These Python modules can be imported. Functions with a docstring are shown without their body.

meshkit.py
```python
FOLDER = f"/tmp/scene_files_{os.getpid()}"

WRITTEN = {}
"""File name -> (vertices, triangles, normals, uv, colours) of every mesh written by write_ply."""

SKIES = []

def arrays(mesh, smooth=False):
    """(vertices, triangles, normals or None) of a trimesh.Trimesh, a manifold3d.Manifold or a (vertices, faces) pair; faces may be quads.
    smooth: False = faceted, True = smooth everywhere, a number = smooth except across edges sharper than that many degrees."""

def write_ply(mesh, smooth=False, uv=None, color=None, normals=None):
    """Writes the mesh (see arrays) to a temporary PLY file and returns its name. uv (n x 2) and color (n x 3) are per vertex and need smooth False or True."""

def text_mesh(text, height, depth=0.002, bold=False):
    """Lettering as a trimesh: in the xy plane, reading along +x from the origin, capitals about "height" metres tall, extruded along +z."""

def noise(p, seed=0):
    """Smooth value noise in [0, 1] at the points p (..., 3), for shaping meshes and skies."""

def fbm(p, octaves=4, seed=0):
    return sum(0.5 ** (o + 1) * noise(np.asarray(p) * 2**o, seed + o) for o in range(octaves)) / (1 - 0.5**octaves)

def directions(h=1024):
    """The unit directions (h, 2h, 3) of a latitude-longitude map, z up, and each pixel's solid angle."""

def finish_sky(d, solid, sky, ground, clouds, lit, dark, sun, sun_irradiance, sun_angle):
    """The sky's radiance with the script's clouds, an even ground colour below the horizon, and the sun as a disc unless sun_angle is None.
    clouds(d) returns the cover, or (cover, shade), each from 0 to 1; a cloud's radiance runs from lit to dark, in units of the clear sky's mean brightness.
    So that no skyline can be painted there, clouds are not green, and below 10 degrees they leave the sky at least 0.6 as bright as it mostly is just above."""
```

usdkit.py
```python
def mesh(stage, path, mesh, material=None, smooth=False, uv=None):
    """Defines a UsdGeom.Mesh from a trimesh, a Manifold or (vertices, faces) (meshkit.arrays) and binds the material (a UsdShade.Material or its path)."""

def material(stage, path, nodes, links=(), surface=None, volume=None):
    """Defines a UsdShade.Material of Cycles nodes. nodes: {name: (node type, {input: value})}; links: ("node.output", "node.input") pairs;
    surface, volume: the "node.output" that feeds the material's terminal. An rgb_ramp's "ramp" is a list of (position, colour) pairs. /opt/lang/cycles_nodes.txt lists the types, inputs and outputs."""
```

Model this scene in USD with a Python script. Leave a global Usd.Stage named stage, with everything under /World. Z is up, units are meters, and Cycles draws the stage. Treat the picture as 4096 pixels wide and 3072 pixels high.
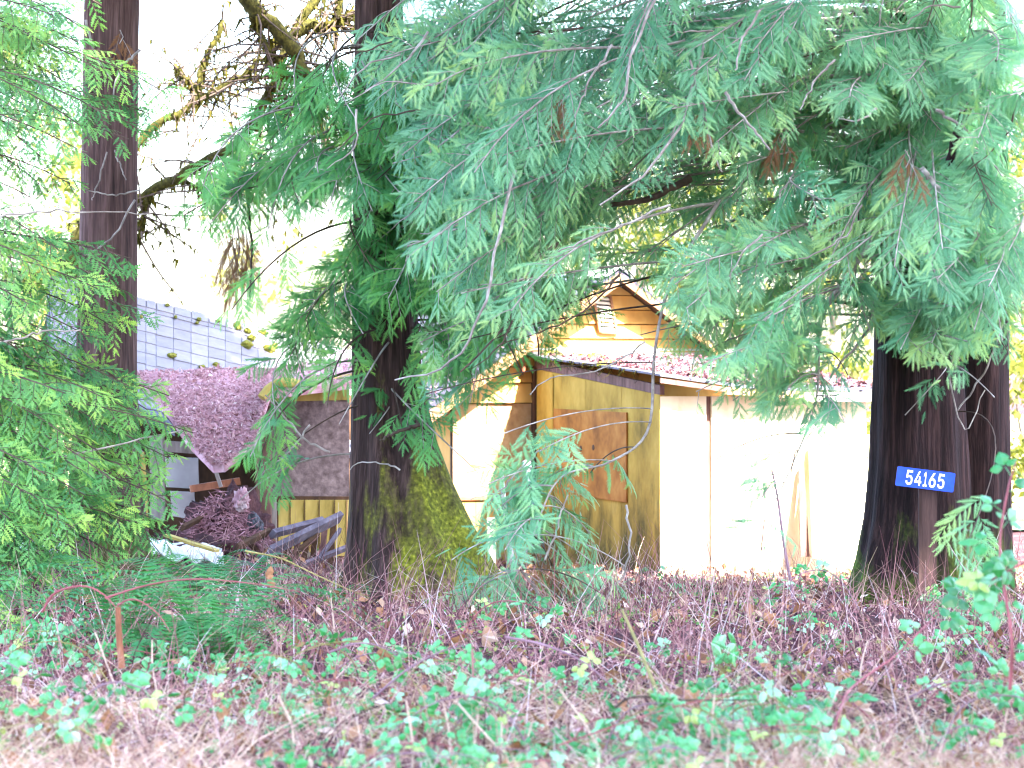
import math, random
import numpy as np, trimesh, usdkit, meshkit
from pxr import Usd, UsdGeom, UsdLux, UsdShade, Sdf, Gf, Vt

stage = Usd.Stage.CreateInMemory()
UsdGeom.SetStageUpAxis(stage, 'Z'); UsdGeom.SetStageMetersPerUnit(stage, 1.0)
UsdGeom.Xform.Define(stage, '/World'); UsdGeom.Scope.Define(stage, '/World/Looks')
R = np.random.default_rng(7); random.seed(7)
PI = math.pi

# ------------------------------------------------------------------ camera, sky, sun, exposure
S = 2310.0            # focal length in pixels of a 1024 px wide picture
EYE = 1.6
cam = UsdGeom.Camera.Define(stage, '/World/camera')
cam.CreateHorizontalApertureAttr(36.0); cam.CreateVerticalApertureAttr(27.0)
cam.CreateFocalLengthAttr(36.0 * S / 1024)
cam.CreateFStopAttr(3.0); cam.CreateFocusDistanceAttr(17.6)
cam.CreateExposureAttr(4.1)
cam.CreateClippingRangeAttr(Gf.Vec2f(0.1, 5000))
cam.AddTranslateOp().Set(Gf.Vec3d(0, 0, EYE)); cam.AddRotateXOp().Set(90.0)

SUN_EL = math.radians(45); sx, sy = math.sin(math.radians(36)), -math.cos(math.radians(36))
sun_dir = np.array([sx * math.cos(SUN_EL), sy * math.cos(SUN_EL), math.sin(SUN_EL)])
sun = UsdLux.DistantLight.Define(stage, '/World/sun')
sun.CreateIntensityAttr(1.0); sun.CreateAngleAttr(0.5); sun.CreateColorAttr(Gf.Vec3f(1.0, 0.93, 0.82)); sun.CreateNormalizeAttr(True)
rot = Gf.Rotation(Gf.Vec3d(0, 0, 1), Gf.Vec3d(*map(float, sun_dir)))
sun.AddTransformOp().Set(Gf.Matrix4d().SetRotate(rot))
usdkit.material(stage, '/World/Looks/sky_light', {
    'sky': ('sky_texture', {'sky_type': 'single_scattering', 'sun_disc': False, 'sun_elevation': SUN_EL, 'sun_rotation': math.atan2(sx, sy),
                            'altitude': 100.0, 'air_density': 1.0, 'aerosol_density': 2.0, 'ozone_density': 1.0}),
    'tc': ('texture_coordinate', {}), 'xyz': ('separate_xyz', {}), 'n': ('noise_texture', {'scale': 5.0, 'detail': 5.0}),
    'el': ('map_range', {'from_min': .03, 'from_max': .34, 'to_min': 1.0, 'to_max': 0.0, 'clamp': True}), 'nm': ('math', {'math_type': 'multiply_add', 'value2': .5, 'value3': .62, 'use_clamp': True}),
    'f': ('math', {'math_type': 'multiply', 'use_clamp': True}), 'cl': ('mix_color', {'b': (.90, .81, .58)}),
    'bg': ('background_shader', {'strength': 0.12})},
    [('tc.generated', 'xyz.vector'), ('tc.generated', 'n.vector'), ('xyz.z', 'el.value'), ('n.fac', 'nm.value1'), ('el.result', 'f.value1'), ('nm.value', 'f.value2'),
     ('f.value', 'cl.fac'), ('sky.color', 'cl.a'), ('cl.result', 'bg.color')], surface='bg.background')
dome = UsdLux.DomeLight.Define(stage, '/World/sky')
UsdShade.MaterialBindingAPI.Apply(dome.GetPrim()).Bind(UsdShade.Material.Get(stage, '/World/Looks/sky_light'))
dome.GetPrim().SetCustomDataByKey('kind', 'structure')

# ------------------------------------------------------------------ helpers
def P(u, v, Y):
    return np.array([(u - 512) / S * Y, Y, EYE + (384 - v) / S * Y])

def nrm(a):
    a = np.asarray(a, float); return a / (np.linalg.norm(a, axis=-1, keepdims=True) + 1e-12)

names, origin, mats = {}, {}, {}
def newpath(parent, name):
    k = (parent, name); n = names.get(k, 0); names[k] = n + 1
    return f'{parent}/{name}' if n == 0 else f'{parent}/{name}_{n:03d}'

def tagprim(p, label=None, cat=None, group=None, kind=None):
    for k, v in (('label', label), ('category', cat), ('group', group), ('kind', kind)):
        if v: p.SetCustomDataByKey(k, v)

def thing(name, label, cat, loc=(0, 0, 0), rotz=0, group=None, kind=None):
    path = newpath('/World', name)
    x = UsdGeom.Xform.Define(stage, path)
    x.AddTranslateOp().Set(Gf.Vec3d(*map(float, loc)))
    if rotz: x.AddRotateZOp().Set(math.degrees(rotz))
    origin[path] = np.array(loc, float)
    tagprim(x.GetPrim(), label, cat, group, kind)
    return path

def base_of(path):
    return origin.get('/'.join(path.split('/')[:3]), np.zeros(3))

def mesh(parent, name, VF, mat, tint=None, smooth=False, label=None, kind=None):
    V, F = np.asarray(VF[0], float), np.asarray(VF[1], int)
    path = newpath(parent, name)
    V = V - base_of(path)
    n = None
    if smooth:
        if tint is None:
            V, F, n = meshkit.arrays((V, F), smooth)
        else:
            V, F, n = meshkit.arrays((V, F), True)
    m = UsdGeom.Mesh.Define(stage, path)
    m.CreatePointsAttr(Vt.Vec3fArray.FromNumpy(np.ascontiguousarray(V, np.float32)))
    m.CreateFaceVertexCountsAttr(Vt.IntArray.FromNumpy(np.full(len(F), 3, np.int32)))
    m.CreateFaceVertexIndicesAttr(Vt.IntArray.FromNumpy(np.ascontiguousarray(F, np.int32).ravel()))
    m.CreateSubdivisionSchemeAttr('none')
    if n is not None:
        m.CreateNormalsAttr(Vt.Vec3fArray.FromNumpy(np.ascontiguousarray(n, np.float32))); m.SetNormalsInterpolation('vertex')
    if tint is not None:
        t = np.broadcast_to(np.asarray(tint, np.float32), (len(V),))
        UsdGeom.PrimvarsAPI(m).CreatePrimvar('tint', Sdf.ValueTypeNames.FloatArray, 'vertex').Set(Vt.FloatArray.FromNumpy(np.ascontiguousarray(t)))
    UsdShade.MaterialBindingAPI.Apply(m.GetPrim()).Bind(mats[mat])
    tagprim(m.GetPrim(), label=label, kind=kind)
    COUNT[0] += len(F)
    return path
COUNT = [0]

def dup(src, loc, rotz=0, scale=1.0, label=None, group=None):
    sp = stage.GetPrimAtPath(src); was = sp.GetCustomData()
    base = src.split('/')[-1]
    if base[-4] == '_' and base[-3:].isdigit(): base = base[:-4]
    path = newpath('/World', base)
    x = UsdGeom.Xform.Define(stage, path)
    p = x.GetPrim()
    p.GetReferences().AddInternalReference(sp.GetPath()); p.SetInstanceable(True)
    x.ClearXformOpOrder()
    x.AddTranslateOp(opSuffix='copy').Set(Gf.Vec3d(*map(float, loc)))
    x.AddRotateZOp(opSuffix='copy').Set(math.degrees(rotz))
    x.AddScaleOp(opSuffix='copy').Set(Gf.Vec3f(*np.broadcast_to(np.asarray(scale, float), (3,)).tolist()))
    tagprim(p, label or was.get('label'), was.get('category'), group or was.get('group'))
    COPIES[0] += 1
    return path
COPIES = [0]

class MB:
    def __init__(s): s.V, s.F, s.T, s.n = [], [], [], 0
    def add(s, VF, tint=0.5):
        V, F = VF; s.V.append(np.asarray(V, float)); s.F.append(np.asarray(F, int) + s.n)
        s.T.append(np.broadcast_to(np.asarray(tint, float), (len(V),))); s.n += len(V); return s
    def get(s): return np.vstack(s.V), np.vstack(s.F)
    def tint(s): return np.concatenate(s.T)

def curve(pts, n):
    """Catmull-Rom through pts, n samples."""
    p = np.asarray(pts, float)
    if len(p) == 2: return p[0] + (p[1] - p[0]) * np.linspace(0, 1, n)[:, None]
    p = np.vstack([2 * p[0] - p[1], p, 2 * p[-1] - p[-2]])
    t = np.linspace(0, len(p) - 3 - 1e-9, n); i = t.astype(int); f = (t - i)[:, None]
    a, b, c, d = p[i], p[i + 1], p[i + 2], p[i + 3]
    return 0.5 * (2 * b + (c - a) * f + (2 * a - 5 * b + 4 * c - d) * f ** 2 + (3 * b - a - 3 * c + d) * f ** 3)

def tube(pts, r0, r1=None, sides=6, cap=True):
    p = np.asarray(pts, float); n = len(p)
    r = np.asarray(r0, float) if np.ndim(r0) else np.linspace(r0, r0 if r1 is None else r1, n)
    t = nrm(np.gradient(p, axis=0))
    ref = np.array([0, 0, 1.0]) if abs(t[:, 2]).mean() < .8 else np.array([1.0, 0, 0])
    a = nrm(np.cross(t, ref)); b = np.cross(t, a)
    ang = np.arange(sides) * 2 * PI / sides
    V = p[:, None] + r[:, None, None] * (np.cos(ang)[None, :, None] * a[:, None] + np.sin(ang)[None, :, None] * b[:, None])
    V = V.reshape(-1, 3)
    i, j = np.meshgrid(np.arange(n - 1), np.arange(sides), indexing='ij')
    q = np.stack([i * sides + j, i * sides + (j + 1) % sides, (i + 1) * sides + (j + 1) % sides, (i + 1) * sides + j], -1).reshape(-1, 4)
    F = np.vstack([q[:, [0, 2, 1]], q[:, [0, 3, 2]]])
    if cap:
        V = np.vstack([V, p[0], p[-1]]); c0, c1 = n * sides, n * sides + 1
        k = np.arange(sides)
        F = np.vstack([F, np.stack([np.full(sides, c0), k, (k + 1) % sides], 1), np.stack([np.full(sides, c1), (n - 1) * sides + (k + 1) % sides, (n - 1) * sides + k], 1)])
    return V, F

BOXF = np.array([[0,2,1],[0,3,2],[4,5,6],[4,6,7],[0,1,5],[0,5,4],[1,2,6],[1,6,5],[2,3,7],[2,7,6],[3,0,4],[3,4,7]])
def slab(a, b, c, d, off):
    """Quad a b c d and its copy moved by off (points or one vector)."""
    q = np.array([a, b, c, d], float); o = np.broadcast_to(np.asarray(off, float), (4, 3))
    return np.vstack([q, q + o]), BOXF

def bar(p, q, w, h, up=(0, 0, 1)):
    """Box beam from p to q, width w, height h."""
    p, q = np.asarray(p, float), np.asarray(q, float); t = nrm(q - p); s = nrm(np.cross(t, up)); n = np.cross(s, t)
    A = [p + s * w / 2 * i + n * h / 2 * j for i, j in ((-1, -1), (1, -1), (1, 1), (-1, 1))]
    return slab(*A, q - p)

def grid(fn, nu, nv):
    """fn(U, V) -> points (nu, nv, 3)."""
    U, W = np.meshgrid(np.linspace(0, 1, nu), np.linspace(0, 1, nv), indexing='ij')
    X = fn(U, W).reshape(-1, 3)
    i, j = np.meshgrid(np.arange(nu - 1), np.arange(nv - 1), indexing='ij')
    q = np.stack([i * nv + j, (i + 1) * nv + j, (i + 1) * nv + j + 1, i * nv + j + 1], -1).reshape(-1, 4)
    return X, np.vstack([q[:, [0, 1, 2]], q[:, [0, 2, 3]]])

def thick_grid(fn, nu, nv, off):
    X, F = grid(fn, nu, nv); n = len(X)
    idx = np.arange(n).reshape(nu, nv)
    rim = np.concatenate([idx[:, 0], idx[-1, 1:], idx[-2::-1, -1], idx[0, -2:0:-1]])
    nx = np.roll(rim, -1)
    return np.vstack([X, X + np.asarray(off)]), np.vstack([F, F[:, ::-1] + n, np.stack([rim, nx + n, nx], 1), np.stack([rim, rim + n, nx + n], 1)])

def ground_z(x, y):
    x, y = np.asarray(x, float), np.asarray(y, float)
    t = np.clip((y - 15.5) / 11.5, 0, 1); z = -0.60 * t ** 1.15 + .36 * np.exp(-((x + 3.0) / 1.5) ** 2 - ((y - 22.6) / 2.0) ** 2)
    q = np.stack([x * .9, y * .9, 0 * x], -1)
    near = np.clip(1 - np.abs(y - 15) / 14, 0.25, 1)
    z = z + (meshkit.noise(q) - .5) * .16 * near + (meshkit.noise(q * 3.1, 5) - .5) * .06 * near
    far = np.clip((y - 60) / 120, 0, 1)
    return z + far * 3.0

# ------------------------------------------------------------------ materials
def M(name, nodes, links, surface):
    mats[name] = usdkit.material(stage, '/World/Looks/' + name, nodes, links, surface=surface)

def leafmat(name, stops, trans=0.35, rough=0.5, spec=0.35, noise=None):
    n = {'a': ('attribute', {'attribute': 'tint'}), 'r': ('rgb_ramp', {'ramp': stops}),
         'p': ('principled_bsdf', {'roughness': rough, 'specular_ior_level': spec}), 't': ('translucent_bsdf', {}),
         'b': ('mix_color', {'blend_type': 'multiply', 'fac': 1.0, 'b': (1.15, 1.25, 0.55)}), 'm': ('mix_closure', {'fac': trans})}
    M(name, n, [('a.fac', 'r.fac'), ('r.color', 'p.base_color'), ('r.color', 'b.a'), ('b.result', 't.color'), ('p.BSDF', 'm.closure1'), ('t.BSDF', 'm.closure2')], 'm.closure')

def surf(name, stops, scale=(4, 4, 4), detail=6, rough=.85, bump=.4, bscale=None, spec=.25, tint=False, metallic=0, dist=.02):
    n = {'tc': ('texture_coordinate', {}), 'mp': ('mapping', {'scale': scale}), 'n': ('noise_texture', {'scale': 1.0, 'detail': detail, 'roughness': .62}),
         'r': ('rgb_ramp', {'ramp': stops}), 'p': ('principled_bsdf', {'roughness': rough, 'specular_ior_level': spec, 'metallic': metallic}),
         'mp2': ('mapping', {'scale': bscale or tuple(3 * s for s in scale)}), 'n2': ('noise_texture', {'scale': 1.0, 'detail': 5, 'roughness': .6}),
         'b': ('bump', {'strength': bump, 'distance': dist})}
    L = [('tc.object', 'mp.vector'), ('mp.vector', 'n.vector'), ('tc.object', 'mp2.vector'), ('mp2.vector', 'n2.vector'),
         ('n2.fac', 'b.height'), ('b.normal', 'p.normal')]
    if tint:
        n['a'] = ('attribute', {'attribute': 'tint'}); n['ad'] = ('math', {'math_type': 'multiply_add', 'value2': .55})
        n['sb'] = ('math', {'math_type': 'multiply_add', 'value2': .8, 'value3': -.18})
        L += [('n.fac', 'sb.value1'), ('a.fac', 'ad.value1'), ('sb.value', 'ad.value3'), ('ad.value', 'r.fac')]
    else:
        L += [('n.fac', 'r.fac')]
    L += [('r.color', 'p.base_color')]
    M(name, n, L, 'p.BSDF')

def barkmat(name, stops, moss, m_lo, m_hi, z0, z1, fib=26, side=0.0):
    """Fibrous bark; moss on it where noise plus height allows."""
    n = {'tc': ('texture_coordinate', {}), 'mp': ('mapping', {'scale': (fib, fib, 1.6)}), 'n': ('noise_texture', {'scale': 1.0, 'detail': 7, 'roughness': .65}),
         'r': ('rgb_ramp', {'ramp': stops}), 'mp2': ('mapping', {'scale': (3.2, 3.2, 1.1)}), 'n2': ('noise_texture', {'scale': 1.0, 'detail': 6, 'roughness': .65}),
         'sx': ('separate_xyz', {}), 'mr': ('map_range', {'from_min': z0, 'from_max': z1, 'to_min': .28, 'to_max': -.22, 'clamp': True}),
         'ad': ('math', {'math_type': 'add'}), 'g': ('geometry', {}), 'gs': ('separate_xyz', {}), 'sd': ('math', {'math_type': 'multiply_add', 'value2': side}), 'mr2': ('map_range', {'from_min': m_lo, 'from_max': m_hi, 'to_min': 0.0, 'to_max': 1.0, 'clamp': True}),
         'mn': ('noise_texture', {'scale': 30.0, 'detail': 4}), 'mrr': ('rgb_ramp', {'ramp': moss}), 'mx': ('mix_color', {}),
         'p': ('principled_bsdf', {'roughness': .9, 'specular_ior_level': .2}), 'b': ('bump', {'strength': .8, 'distance': .03})}
    M(name, n, [('tc.object', 'mp.vector'), ('mp.vector', 'n.vector'), ('n.fac', 'r.fac'), ('tc.object', 'mp2.vector'), ('mp2.vector', 'n2.vector'),
                ('tc.object', 'sx.vector'), ('sx.z', 'mr.value'), ('n2.fac', 'ad.value1'), ('mr.result', 'ad.value2'), ('g.normal', 'gs.vector'), ('gs.x', 'sd.value1'), ('ad.value', 'sd.value3'), ('sd.value', 'mr2.value'), ('tc.object', 'mn.vector'),
                ('mn.fac', 'mrr.fac'), ('mr2.result', 'mx.fac'), ('r.color', 'mx.a'), ('mrr.color', 'mx.b'), ('mx.result', 'p.base_color'), ('n.fac', 'b.height'), ('b.normal', 'p.normal')], 'p.BSDF')

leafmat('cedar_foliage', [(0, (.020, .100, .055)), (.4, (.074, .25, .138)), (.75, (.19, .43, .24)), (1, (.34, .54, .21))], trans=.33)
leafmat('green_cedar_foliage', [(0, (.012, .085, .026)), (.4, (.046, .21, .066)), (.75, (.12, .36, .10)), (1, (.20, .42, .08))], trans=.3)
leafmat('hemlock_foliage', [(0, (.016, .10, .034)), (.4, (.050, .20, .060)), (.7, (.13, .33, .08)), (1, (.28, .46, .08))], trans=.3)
leafmat('brown_foliage', [(0, (.10, .045, .02)), (1, (.28, .13, .06))], trans=.25)
leafmat('maple_foliage', [(0, (.06, .085, .018)), (.5, (.13, .15, .028)), (1, (.26, .24, .06))], trans=.45)
leafmat('bramble_leaf', [(0, (.02, .13, .035)), (.35, (.04, .27, .07)), (.62, (.10, .36, .14)), (.85, (.28, .52, .34)), (.93, (.42, .62, .48)), (1, (.36, .46, .08))], trans=.25, rough=.28, spec=.6)  # pale mint stops hold the sky reflection as leaf colour
leafmat('fern_leaf', [(0, (.018, .12, .045)), (1, (.06, .24, .06))], trans=.25)
leafmat('dead_leaf', [(0, (.09, .045, .03)), (.4, (.22, .10, .05)), (.7, (.34, .17, .09)), (.9, (.45, .33, .27)), (1, (.50, .42, .40))], trans=.15, rough=.75, spec=.2)
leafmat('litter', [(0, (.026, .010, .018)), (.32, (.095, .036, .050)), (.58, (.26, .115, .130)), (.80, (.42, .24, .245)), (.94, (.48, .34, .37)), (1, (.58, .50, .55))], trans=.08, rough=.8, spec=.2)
leafmat('shaded_roof_litter', [(0, (.16, .07, .085)), (.35, (.37, .19, .225)), (.7, (.52, .32, .37)), (.92, (.60, .43, .44)), (1, (.74, .66, .65))], trans=.08, rough=.8, spec=.2)  # needles of the shaded roof, lightened; the sunlit roof takes darker litter
leafmat('straw', [(0, (.24, .12, .105)), (.5, (.46, .30, .25)), (1, (.68, .54, .46))], trans=.15, rough=.7)
leafmat('ground_cover_leaf', [(0, (.05, .15, .04)), (.6, (.13, .26, .06)), (1, (.32, .38, .08))], trans=.3, rough=.5)
leafmat('hanging_moss', [(0, (.018, .020, .004)), (.5, (.042, .042, .008)), (1, (.095, .080, .016))], trans=.35, rough=.9, spec=.1)
surf('twig_bark', [(.25, (.10, .085, .075)), (.5, (.24, .215, .20)), (.7, (.42, .40, .385))], scale=(9, 9, 9), bump=.3)
surf('dark_twig', [(.3, (.03, .022, .018)), (.7, (.10, .07, .055))], scale=(9, 9, 9), bump=.3)
surf('red_cane', [(.3, (.16, .035, .045)), (.6, (.30, .085, .10)), (.8, (.42, .20, .20))], scale=(5, 5, 5), bump=.15, rough=.5)
surf('purple_cane', [(.3, (.13, .065, .085)), (.6, (.25, .15, .19)), (.8, (.38, .29, .32))], scale=(5, 5, 5), bump=.15, rough=.5)
surf('green_cane', [(.3, (.13, .12, .03)), (.7, (.30, .25, .10))], scale=(5, 5, 5), bump=.15, rough=.5)
barkmat('red_bark', [(.3, (.025, .015, .015)), (.5, (.085, .050, .047)), (.68, (.17, .105, .10)), (.8, (.27, .20, .19))], [(.3, (.03, .045, .012)), (.7, (.10, .13, .03))], .62, .80, -.5, 3.5)
barkmat('mossy_bark', [(.3, (.010, .006, .006)), (.5, (.042, .024, .022)), (.7, (.11, .066, .060))], [(.3, (.06, .065, .008)), (.55, (.18, .19, .02)), (.75, (.40, .40, .04))], .54, .76, -.3, 2.6, side=.11)
barkmat('dark_bark', [(.3, (.006, .004, .005)), (.5, (.020, .011, .013)), (.7, (.060, .032, .033))], [(.3, (.025, .04, .006)), (.7, (.11, .17, .022))], .46, .66, -.3, .9)
barkmat('maple_bark', [(.3, (.03, .025, .015)), (.7, (.12, .10, .06))], [(.3, (.016, .016, .004)), (.55, (.048, .045, .008)), (.75, (.10, .088, .015))], .30, .52, -5, 40, fib=14)
surf('forest_floor', [(.28, (.016, .007, .010)), (.48, (.055, .022, .026)), (.62, (.11, .048, .050)), (.78, (.08, .06, .03))], scale=(2.2, 2.2, 2.2), detail=9, bump=.9, bscale=(16, 16, 16), dist=.05)
surf('clearing_grass', [(.3, (.16, .15, .06)), (.7, (.36, .32, .16))], scale=(.5, .5, .5), bump=.4)
surf('yellow_paint', [(.22, (.36, .17, .04)), (.42, (.58, .32, .08)), (.75, (.70, .46, .16))], scale=(3.0, 3.0, 1.2), detail=8, rough=.7, bump=.15, tint=True)
barkmat('ochre_plywood', [(.24, (.12, .085, .018)), (.42, (.30, .19, .03)), (.6, (.42, .275, .05)), (.8, (.52, .36, .09))], [(.3, (.022, .022, .006)), (.7, (.10, .085, .02))], .44, .74, .1, 1.5, fib=2.2)
surf('brown_plywood', [(.28, (.13, .045, .006)), (.5, (.30, .115, .016)), (.72, (.44, .21, .045))], scale=(3, 3, 3), detail=9, rough=.8, bump=.15)
surf('cream_paint', [(.25, (.46, .35, .19)), (.42, (.66, .57, .40)), (.75, (.76, .71, .58))], scale=(2, 2, 1.0), detail=8, rough=.75, bump=.15)
surf('weathered_pink', [(.28, (.17, .09, .05)), (.45, (.36, .22, .105)), (.6, (.50, .36, .20))], scale=(3, 3, 2.0), detail=8, rough=.8, bump=.2)
surf('salmon_trim', [(.3, (.17, .075, .035)), (.55, (.28, .14, .07)), (.8, (.40, .24, .14))], scale=(4, 4, 4), rough=.75, bump=.2)
surf('dark_wood', [(.3, (.022, .012, .008)), (.6, (.075, .038, .020)), (.8, (.13, .07, .04))], scale=(6, 6, 2), bump=.4)
surf('brown_post', [(.3, (.07, .035, .03)), (.6, (.17, .095, .085)), (.8, (.25, .16, .15))], scale=(12, 12, 1.5), bump=.4)
surf('sign_post_wood', [(.3, (.03, .016, .016)), (.6, (.085, .050, .048)), (.8, (.14, .09, .09))], scale=(12, 12, 1.5), bump=.4)
surf('grey_wood', [(.3, (.13, .11, .105)), (.55, (.28, .245, .235)), (.8, (.40, .37, .36))], scale=(12, 12, 1.6), bump=.4)
surf('weathered_plank', [(.3, (.045, .036, .05)), (.6, (.12, .10, .125)), (.8, (.20, .18, .21))], scale=(10, 10, 3), bump=.4)
surf('grey_board', [(.25, (.05, .034, .036)), (.45, (.115, .085, .088)), (.62, (.19, .145, .15)), (.8, (.28, .22, .23))], scale=(14, 14, 14), detail=9, bump=.25)
surf('pale_panel', [(.3, (.28, .27, .29)), (.7, (.46, .45, .48))], scale=(2, 2, 2), bump=.1)
surf('mossy_yellow_boards', [(.25, (.10, .085, .02)), (.45, (.30, .23, .06)), (.7, (.46, .36, .11))], scale=(5, 5, 1.5), detail=8, bump=.2)
surf('roof_shingle', [(.1, (.115, .110, .135)), (.5, (.175, .167, .195)), (.9, (.245, .235, .26))], scale=(4, 4, 14), detail=8, bump=.35, rough=.75, tint=True)
surf('shade_dark_shingle', [(.3, (.020, .020, .034)), (.6, (.050, .048, .078)), (.8, (.10, .095, .14))], scale=(6, 6, 6), bump=.5, rough=.85)  # shade on the roof slopes put into a darker shingle colour
surf('tar_paper', [(.3, (.05, .05, .075)), (.6, (.12, .12, .165)), (.8, (.22, .22, .28))], scale=(4, 4, 4), bump=.3, rough=.6)
surf('needle_mat', [(.28, (.26, .12, .15)), (.5, (.44, .25, .30)), (.72, (.58, .40, .45))], scale=(9, 9, 9), detail=9, bump=.8)
surf('moss_clump', [(.3, (.06, .07, .01)), (.55, (.17, .17, .025)), (.8, (.32, .29, .06))], scale=(14, 14, 14), bump=.9, bscale=(60, 60, 60))
surf('rusty_iron', [(.3, (.10, .035, .02)), (.55, (.26, .10, .055)), (.75, (.42, .28, .22))], scale=(6, 6, 3), rough=.6, bump=.2)
surf('grey_pipe', [(.3, (.07, .085, .115)), (.7, (.16, .19, .24))], scale=(5, 5, 5), rough=.45, bump=.1)
surf('white_paint', [(.3, (.62, .60, .56)), (.7, (.80, .79, .76))], scale=(5, 5, 5), rough=.6, bump=.15)
surf('white_sheet', [(.3, (.42, .42, .43)), (.7, (.74, .74, .74))], scale=(8, 8, 8), rough=.6, bump=.35)
surf('sack_cloth', [(.3, (.18, .06, .09)), (.5, (.34, .20, .23)), (.7, (.55, .48, .49))], scale=(5, 5, 5), rough=.8, bump=.3)
surf('pale_bark', [(.38, (.10, .09, .085)), (.46, (.55, .53, .50)), (.7, (.72, .71, .69))], scale=(2, 2, 28), detail=3, bump=.2)
surf('black_plastic', [(.3, (.012, .012, .015)), (.7, (.035, .035, .045))], scale=(4, 4, 4), rough=.35, bump=.4)
M('sign_blue', {'p': ('principled_bsdf', {'base_color': (.008, .085, .62), 'roughness': .35}), 'tc': ('texture_coordinate', {}), 'n': ('noise_texture', {'scale': 20.0, 'detail': 5}), 'r': ('rgb_ramp', {'ramp': [(.3, (.002, .058, .62)), (.7, (.004, .085, .80))]})},
  [('tc.object', 'n.vector'), ('n.fac', 'r.fac'), ('r.color', 'p.base_color')], 'p.BSDF')
M('sign_white', {'p': ('principled_bsdf', {'base_color': (.80, .82, .84), 'roughness': .4})}, [], 'p.BSDF')
M('vent_slat', {'p': ('principled_bsdf', {'base_color': (.66, .60, .50), 'roughness': .6})}, [], 'p.BSDF')

# ------------------------------------------------------------------ ground
def build_ground():
    def axis(lo, hi, fine_lo, fine_hi, d):
        a = np.arange(fine_lo, fine_hi, d)
        L = fine_lo - np.geomspace(d, fine_lo - lo, 34)[::-1]; H = fine_hi + np.geomspace(d, hi - fine_hi, 34)
        return np.unique(np.concatenate([L, a, H]))
    xs, ys = axis(-500, 500, -6.5, 6.5, .1), axis(-200, 800, 9, 30, .1)
    X, Y = np.meshgrid(xs, ys, indexing='ij')
    Z = ground_z(X, Y); V = np.stack([X, Y, Z], -1).reshape(-1, 3); n = len(ys)
    i, j = np.meshgrid(np.arange(len(xs) - 1), np.arange(n - 1), indexing='ij')
    q = np.stack([i * n + j, (i + 1) * n + j, (i + 1) * n + j + 1, i * n + j + 1], -1).reshape(-1, 4)
    F = np.vstack([q[:, [0, 1, 2]], q[:, [0, 2, 3]]])
    p = newpath('/World', 'ground'); m = UsdGeom.Mesh.Define(stage, p)
    V2, F2, N = meshkit.arrays((V, F), True)
    m.CreatePointsAttr(Vt.Vec3fArray.FromNumpy(V2.astype(np.float32))); m.CreateFaceVertexCountsAttr(Vt.IntArray.FromNumpy(np.full(len(F2), 3, np.int32)))
    m.CreateFaceVertexIndicesAttr(Vt.IntArray.FromNumpy(F2.astype(np.int32).ravel())); m.CreateSubdivisionSchemeAttr('none')
    m.CreateNormalsAttr(Vt.Vec3fArray.FromNumpy(N.astype(np.float32))); m.SetNormalsInterpolation('vertex')
    UsdShade.MaterialBindingAPI.Apply(m.GetPrim()).Bind(mats['forest_floor']); tagprim(m.GetPrim(), kind='structure')
    # sunny clearing behind the house: a sheet of dry grass a little above the forest floor
    Xc, Fc = grid(lambda U, W: np.stack([-60 + 120 * U, 34 + 60 * W, ground_z(-60 + 120 * U, 34 + 60 * W) + .05], -1), 40, 40)
    p = mesh('/World', 'clearing_ground', (Xc, Fc), 'clearing_grass', smooth=True, kind='structure')
build_ground()

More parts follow.
